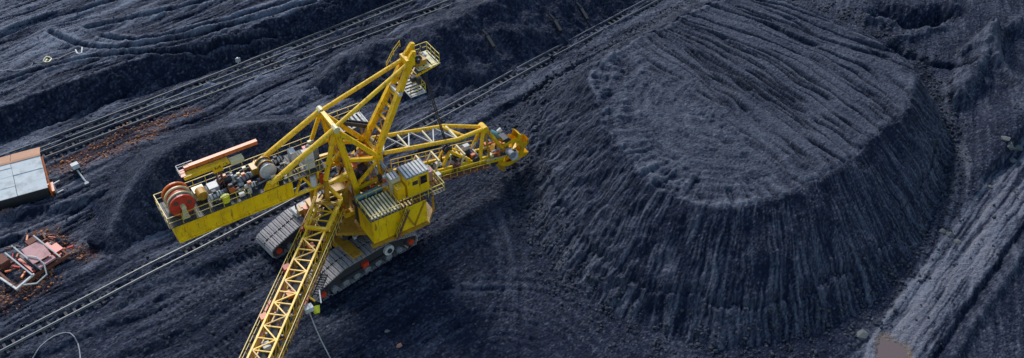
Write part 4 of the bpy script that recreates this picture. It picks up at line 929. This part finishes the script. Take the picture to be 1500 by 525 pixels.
# --- pipes, brackets, hoses and ladders around the undercarriage, tower and booms
rc = random.Random(5)
def clutter(parent, lo, hi, n, mats, bar=0.5):
    for k in range(n):
        p_ = Vector([rc.uniform(a, b) for a, b in zip(lo, hi)]); mt = rc.choice(mats)
        if rc.random() < bar:
            d = Vector(rc.choice([(1, 0, 0), (0, 1, 0), (0, 0, 1), (0.7, 0.7, 0), (0.6, 0, 0.6), (0, 0.6, 0.6)])) * rc.uniform(0.5, 1.3)
            MB().beam(p_, p_ + d, rc.uniform(0.07, 0.16)).build('pipe_run', mt, parent)
        else:
            e = [rc.uniform(0.1, 0.3) for _ in range(3)]
            MB().box(p_.x - e[0], p_.x + e[0], p_.y - e[1], p_.y + e[1], p_.z - e[2], p_.z + e[2]).build('fitting', mt, parent)
dk_ = ['steel', 'steel', 'ochre', 'rust', 'grey', 'orange', 'pale', 'pale_y']
clutter(uco, (-3.4, -2.6, 2.6), (-1.2, 3.2, 3.6), 30, dk_); clutter(uco, (-1.2, -2.9, 2.5), (2.6, -2.1, 3.9), 22, dk_)
clutter(tower, (0.6, -1.4, 4.6), (3.6, 1.4, 6.8), 30, dk_); clutter(tower, (0.4, -1.1, 7.6), (3.4, 1.1, 9.6), 24, dk_ + ['orange', 'orange']); clutter(tower, (-1.8, -1.6, 4.6), (0.6, 1.6, 9.0), 26, dk_)
clutter(mach, (3.0, -3.2, 7.0), (4.2, -1.8, 9.2), 16, dk_ + ['pale']); clutter(lowo, (5.5, -0.8, 4.3), (9.5, 0.8, 5.2), 16, dk_); clutter(lowo, (9.5, -0.9, 3.6), (14.0, 0.9, 4.6), 20, dk_); clutter(whdo, (15.2, -0.9, 2.6), (17.0, 0.9, 3.8), 22, dk_ + ['dirty_white'])
clutter(masto, (8.0, -0.9, 14.5), (8.4, 0.9, 15.2), 6, ['ochre', 'steel']); clutter(masto, (8.3, -0.8, 16.6), (9.6, 0.8, 17.1), 8, ['ochre', 'steel', 'pale'])
for k in range(26):
    t = 1.0 + k; p_ = CP(t, rc.uniform(-1.5, 1.4), rc.uniform(0.2, 1.0)); d = cd * rc.uniform(0.4, 1.4) + Vector((0, 0, rc.uniform(-.1, .3)))
    MB().beam(p_, p_ + d, rc.uniform(0.08, 0.2)).build('pipe_run', rc.choice(['rust', 'red', 'steel', 'ochre', 'rust']), disco)

# ------------------------------------------------------------------ shed at the left edge
p_r0, p_r1 = G(64, 227, 2.1), G(70, 272, 1.45)
dv = (G(0, 244, 2.1) - p_r0); dv.z = 0; ax_ = dv.normalized(); ang = math.atan2(-ax_.y, -ax_.x)
shed = tag(empty('shed', (p_r1.x, p_r1.y, 0), ang), 'long low shed with pale sheet roof and rusty ridge at the left edge', 'shed')
loc = Matrix.Rotation(-ang, 3, 'Z') @ (p_r0 - Vector((p_r1.x, p_r1.y, 0)))
wy = max(1.6, loc.y); LN = 11.0
MB().box(-LN, -0.15, 0.1, 1.5 * wy - 0.1, -0.1, 1.3).build('wall', 'steel', shed)
MB().prism([(0.1, 1.3), (1.5 * wy - 0.1, 1.3), (wy, 1.95)], 'x', -LN, -0.15).build('gable', 'rust', shed)
rows = 4; cols = 4; wpan = LN / cols
for side in (0, 1):
    for r in range(rows):
        for c in range(cols):
            e_ = (0, 0.3, 0.6, 0.84, 1.0); y0 = -0.25 + (wy + 0.25) * e_[r]; y1 = -0.25 + (wy + 0.25) * e_[r + 1] + 0.06
            f0 = lambda y: 1.36 + (y + 0.25) / (wy + 0.25) * 0.76
            if side: Y0, Y1 = wy + 0.55 * (wy - y0), wy + 0.55 * (wy - y1)
            else: Y0, Y1 = y0, y1
            x0 = -LN + c * wpan + random.uniform(0, 0.03); x1 = x0 + wpan - 0.04; dz = 0.02 * r + random.uniform(0, 0.03)
            mb = MB(); v = [(x0, Y0, f0(y0) + dz), (x1, Y0, f0(y0) + dz), (x1, Y1, f0(y1) + dz), (x0, Y1, f0(y1) + dz)]
            mb.add(v + [(a, b, q + 0.05) for a, b, q in v], [(0, 3, 2, 1), (4, 5, 6, 7), (0, 1, 5, 4), (1, 2, 6, 5), (2, 3, 7, 6), (3, 0, 4, 7)])
            mb.build('roof_sheet', 'rustsheet' if side else 'roof', shed)
MB().beam((-LN, wy, 2.24), (0.0, wy, 2.24), 0.3, 0.06).build('ridge_cap', 'rustsheet', shed)
fr = MB(); fr.beam((0.05, 0.0, 0.0), (0.05, 0.0, 1.6), 0.14).beam((0.05, 0.1, 0.5), (0.05, wy, 1.9), 0.18).beam((0.2, 0.2, 0.3), (0.2, 1.6, 0.3), 0.35); fr.build('end_frame', 'orange', shed)
hb = MB().beam((0.5, 0.2, 0.1), (0.5, 0.2, 1.3), 0.1).beam((0.5, 0.2, 1.3), (1.1, 0.4, 1.35), 0.1).beam((0.5, 0.2, 0.12), (1.1, 0.4, 0.12), 0.1).build('end_hoop', 'dirty_white', shed)

# ------------------------------------------------------------------ wreck of a loading skid
a_, b_ = G(25, 428), G(103, 378); d_ = b_ - a_; ang = math.atan2(d_.y, d_.x); Lw = d_.length
wr_ = tag(empty('wrecked_skid', (a_.x, a_.y, gz(a_.x, a_.y)), ang), 'rusty broken steel skid with a faded pink sheet and bent hoop', 'wreck')
fr = MB()
for y in (0.0, 3.0): fr.beam((0, y, 0.35), (Lw, y, 0.35), 0.22, 0.3)
for x in (0.1, Lw - 0.1): fr.beam((x, 0.11, 0.36), (x, 2.89, 0.36), 0.2, 0.26)
fr.build('base_frame', 'rust', wr_)
for k in range(13):
    x = 1.9 + k * 0.33
    if x > Lw - 0.5: break
    box('plank', (x, x + 0.26, 0.2, random.uniform(2.4, 3.1), 0.55, 0.66 + random.uniform(0, 0.1)), random.choice(['rust', 'red', 'orange', 'steel', 'red']), wr_)
MB().prism([(2.3, 0.5), (4.0, 0.35), (4.3, 2.7), (2.6, 2.9)], 'z', 1.15, 1.2).build('pink_sheet', 'pink', wr_)
box('rust_plate', (2.5, 4.1, -0.05, 0.45, 0.75, 0.95), 'pink', wr_); box('rust_plate', (4.3, 5.2, 0.5, 1.6, 0.78, 0.9), 'red', wr_)
for x in (1.5, 2.35, Lw - 1.0): MB().beam((x + 0.2, -0.1, 0.7), (x - 0.1, 3.3, 1.5), 0.12, 0.14).build('cross_bar', 'pale', wr_)
MB().beam((-0.1, -0.3, 0.5), (1.9, 0.0, 0.6), 0.16).build('draw_bar', 'dirty_white', wr_); MB().beam((0.0, -0.2, 0.45), (-0.2, 2.0, 0.5), 0.16).build('draw_bar', 'dirty_white', wr_)
MB().path([(0.6, -0.3, 0.5), (1.5, -0.9, 0.35), (2.6, -0.8, 0.5), (3.0, 0.0, 1.0), (2.9, 0.9, 1.35), (2.5, 1.6, 1.3)], 0.07, 8).build('bent_hoop', 'dirty_white', wr_)
for k in range(60):
    x = random.uniform(-0.8, Lw + 0.8); y = random.uniform(0.3, 4.8); d2 = Vector((random.uniform(-1, 1), random.uniform(-1, 1), random.uniform(-0.2, 0.4))) * 0.7
    beam('scrap_bar', Vector((x, y, 0.5)), Vector((x, y, 0.6)) + d2, random.uniform(0.06, 0.2), random.choice(['rust', 'orange', 'red', 'rustsheet', 'steel', 'rust', 'pale', 'steel']), wr_)
box('engine_block', (0.6, 1.4, 3.0, 4.2, 0.2, 0.9), 'rust', wr_); box('engine_block', (3.4, 4.4, 3.0, 3.7, 0.2, 1.1), 'rust', wr_)

# ------------------------------------------------------------------ small things on the ground
g0 = G(113, 252); pm = tag(empty('pump', (g0.x, g0.y, gz(g0.x, g0.y)), R(-50)), 'small dark pump with white hood and pale pipe near the shed', 'pump')
MB().box(-0.35, 0.35, -0.3, 0.3, 0.1, 0.75).build('pump_body', 'steel', pm); MB().prism([(-0.42, 0.75), (0.42, 0.75), (0.25, 1.1), (-0.25, 1.1)], 'y', -0.35, 0.35).build('hood', 'dirty_white', pm)
MB().tube((-0.4, -0.2, 0.9), (-0.55, -0.25, 1.15), 0.16, n=10).build('filler_cap', 'pinkstone', pm)
for x in (-0.4, 0.4): MB().beam((x, -0.4, 0.05), (x, 0.4, 0.05), 0.12).build('skid_foot', 'steel', pm)
MB().path([(0.3, 0, 0.5), (0.9, 0, 0.45), (1.9, 0, 0.3), (2.5, 0.05, 0.2)], 0.09, 8).build('outlet_pipe', 'pale', pm); MB().box(2.3, 2.6, -0.2, 0.2, 0.05, 0.3).build('outlet_box', 'grey', pm)

def hose(name, pts, r, mat, label, cat, z=0.06):
    L = spline(pxline(pts), 0.5); mb = MB(); A_ = np.array(L); zz = ground_fields(A_[None, :, 0], A_[None, :, 1])[0][0]; mb.path([(p[0], p[1], float(q) + z) for p, q in zip(L, zz)], r, 6)
    return tag(mb.build(name, mat), label, cat)
hose('cable', [(30, 545), (60, 510), (80, 495), (97, 489), (110, 496), (116, 512), (119, 545)], 0.055, 'grey', 'pale cable looping over the ground at the lower left edge', 'cable')
hose('hose', [(-10, 133), (30, 128), (52, 124), (58, 116), (70, 116), (80, 111), (95, 109), (110, 102), (121, 98)], 0.045, 'grey', 'pale hose snaking across the upper bench', 'hose')
hose('pipe_offcut', [(119, 97), (122, 103), (128, 103), (129, 95)], 0.09, 'dirty_white', 'short bent white pipe at the end of the pale hose', 'pipe')
hose('coiled_strap', [(72, 113), (77, 108), (84, 109), (80, 114), (74, 115), (78, 110)], 0.09, 'pale_y', 'knot of yellow strap lying on the pale hose', 'strap')
g0, g1 = G(106, 94, 2.3), G(154, 90, 2.3); d_ = g1 - g0
bd = MB().prism([(0, 0), (d_.length * 0.6, -0.35), (d_.length, 0.0), (d_.length * 0.5, 0.35), (d_.length * 0.15, 0.3)], 'z', 0, 0.22).build('brown_sand_bank', 'stone'); bd.location = (g0.x, g0.y, gz(g0.x + 1.5, g0.y) - 0.06); bd.rotation_euler = (0, 0, math.atan2(d_.y, d_.x))
bd.data.materials[0] = paint('brown_sand', (0.22, 0.13, 0.07), dirt=(0.09, 0.07, 0.06), amt=0.8, rough=0.95); tag(bd, 'flat strip of brown sand beside the white bent pipe', 'sand')
g0 = G(350, 96); mk = tag(empty('marker_post', (g0.x, g0.y, gz(g0.x, g0.y)), 0.4), 'small white post with a pale plate beside the side rails', 'post')
MB().box(-0.09, 0.09, -0.09, 0.09, -0.2, 1.3).build('post', 'dirty_white', mk); MB().box(-0.28, 0.28, -0.13, -0.095, 0.8, 1.3).build('plate', 'pale', mk); MB().box(0.8, 2.3, -0.12, 0.1, 0.0, 0.22).build('kerb_block', 'grey', mk)
for i, (x, y) in enumerate([(714, 84), (811, 50), (850, 27), (880, 6)]):  # added dark bars stand in for dark gullies in the ridge
    g0 = G(x, y); g1 = G(x + 10, y + 10)
    lb = ['nearest dark bar standing in for a gully on the coal ridge', 'second dark gully stand-in from the near end of the ridge', 'third dark gully stand-in from the near end of the ridge', 'farthest dark gully stand-in at the foot of the coal ridge'][i]
    zz = ridge = 0.0
    mb = MB().beam((0, 0, 0), (g1.x - g0.x, g1.y - g0.y, -0.6), 0.35, 0.3).beam((0, 0, 0.1), (-0.55, 0.5, 0.45), 0.25, 0.2)
    o = mb.build('gully_bar', 'belt'); 
    zr = ridge_fields(FAR_CREST, 0.66, 110, 0.75)(np.array([[g0.x]]), np.array([[g0.y]]))[0][0, 0]
    o.location = (g0.x, g0.y, max(zr, gz(g0.x, g0.y)) + 0.15); tag(o, lb, 'timber', 'dark gully stand-ins along the coal ridge')
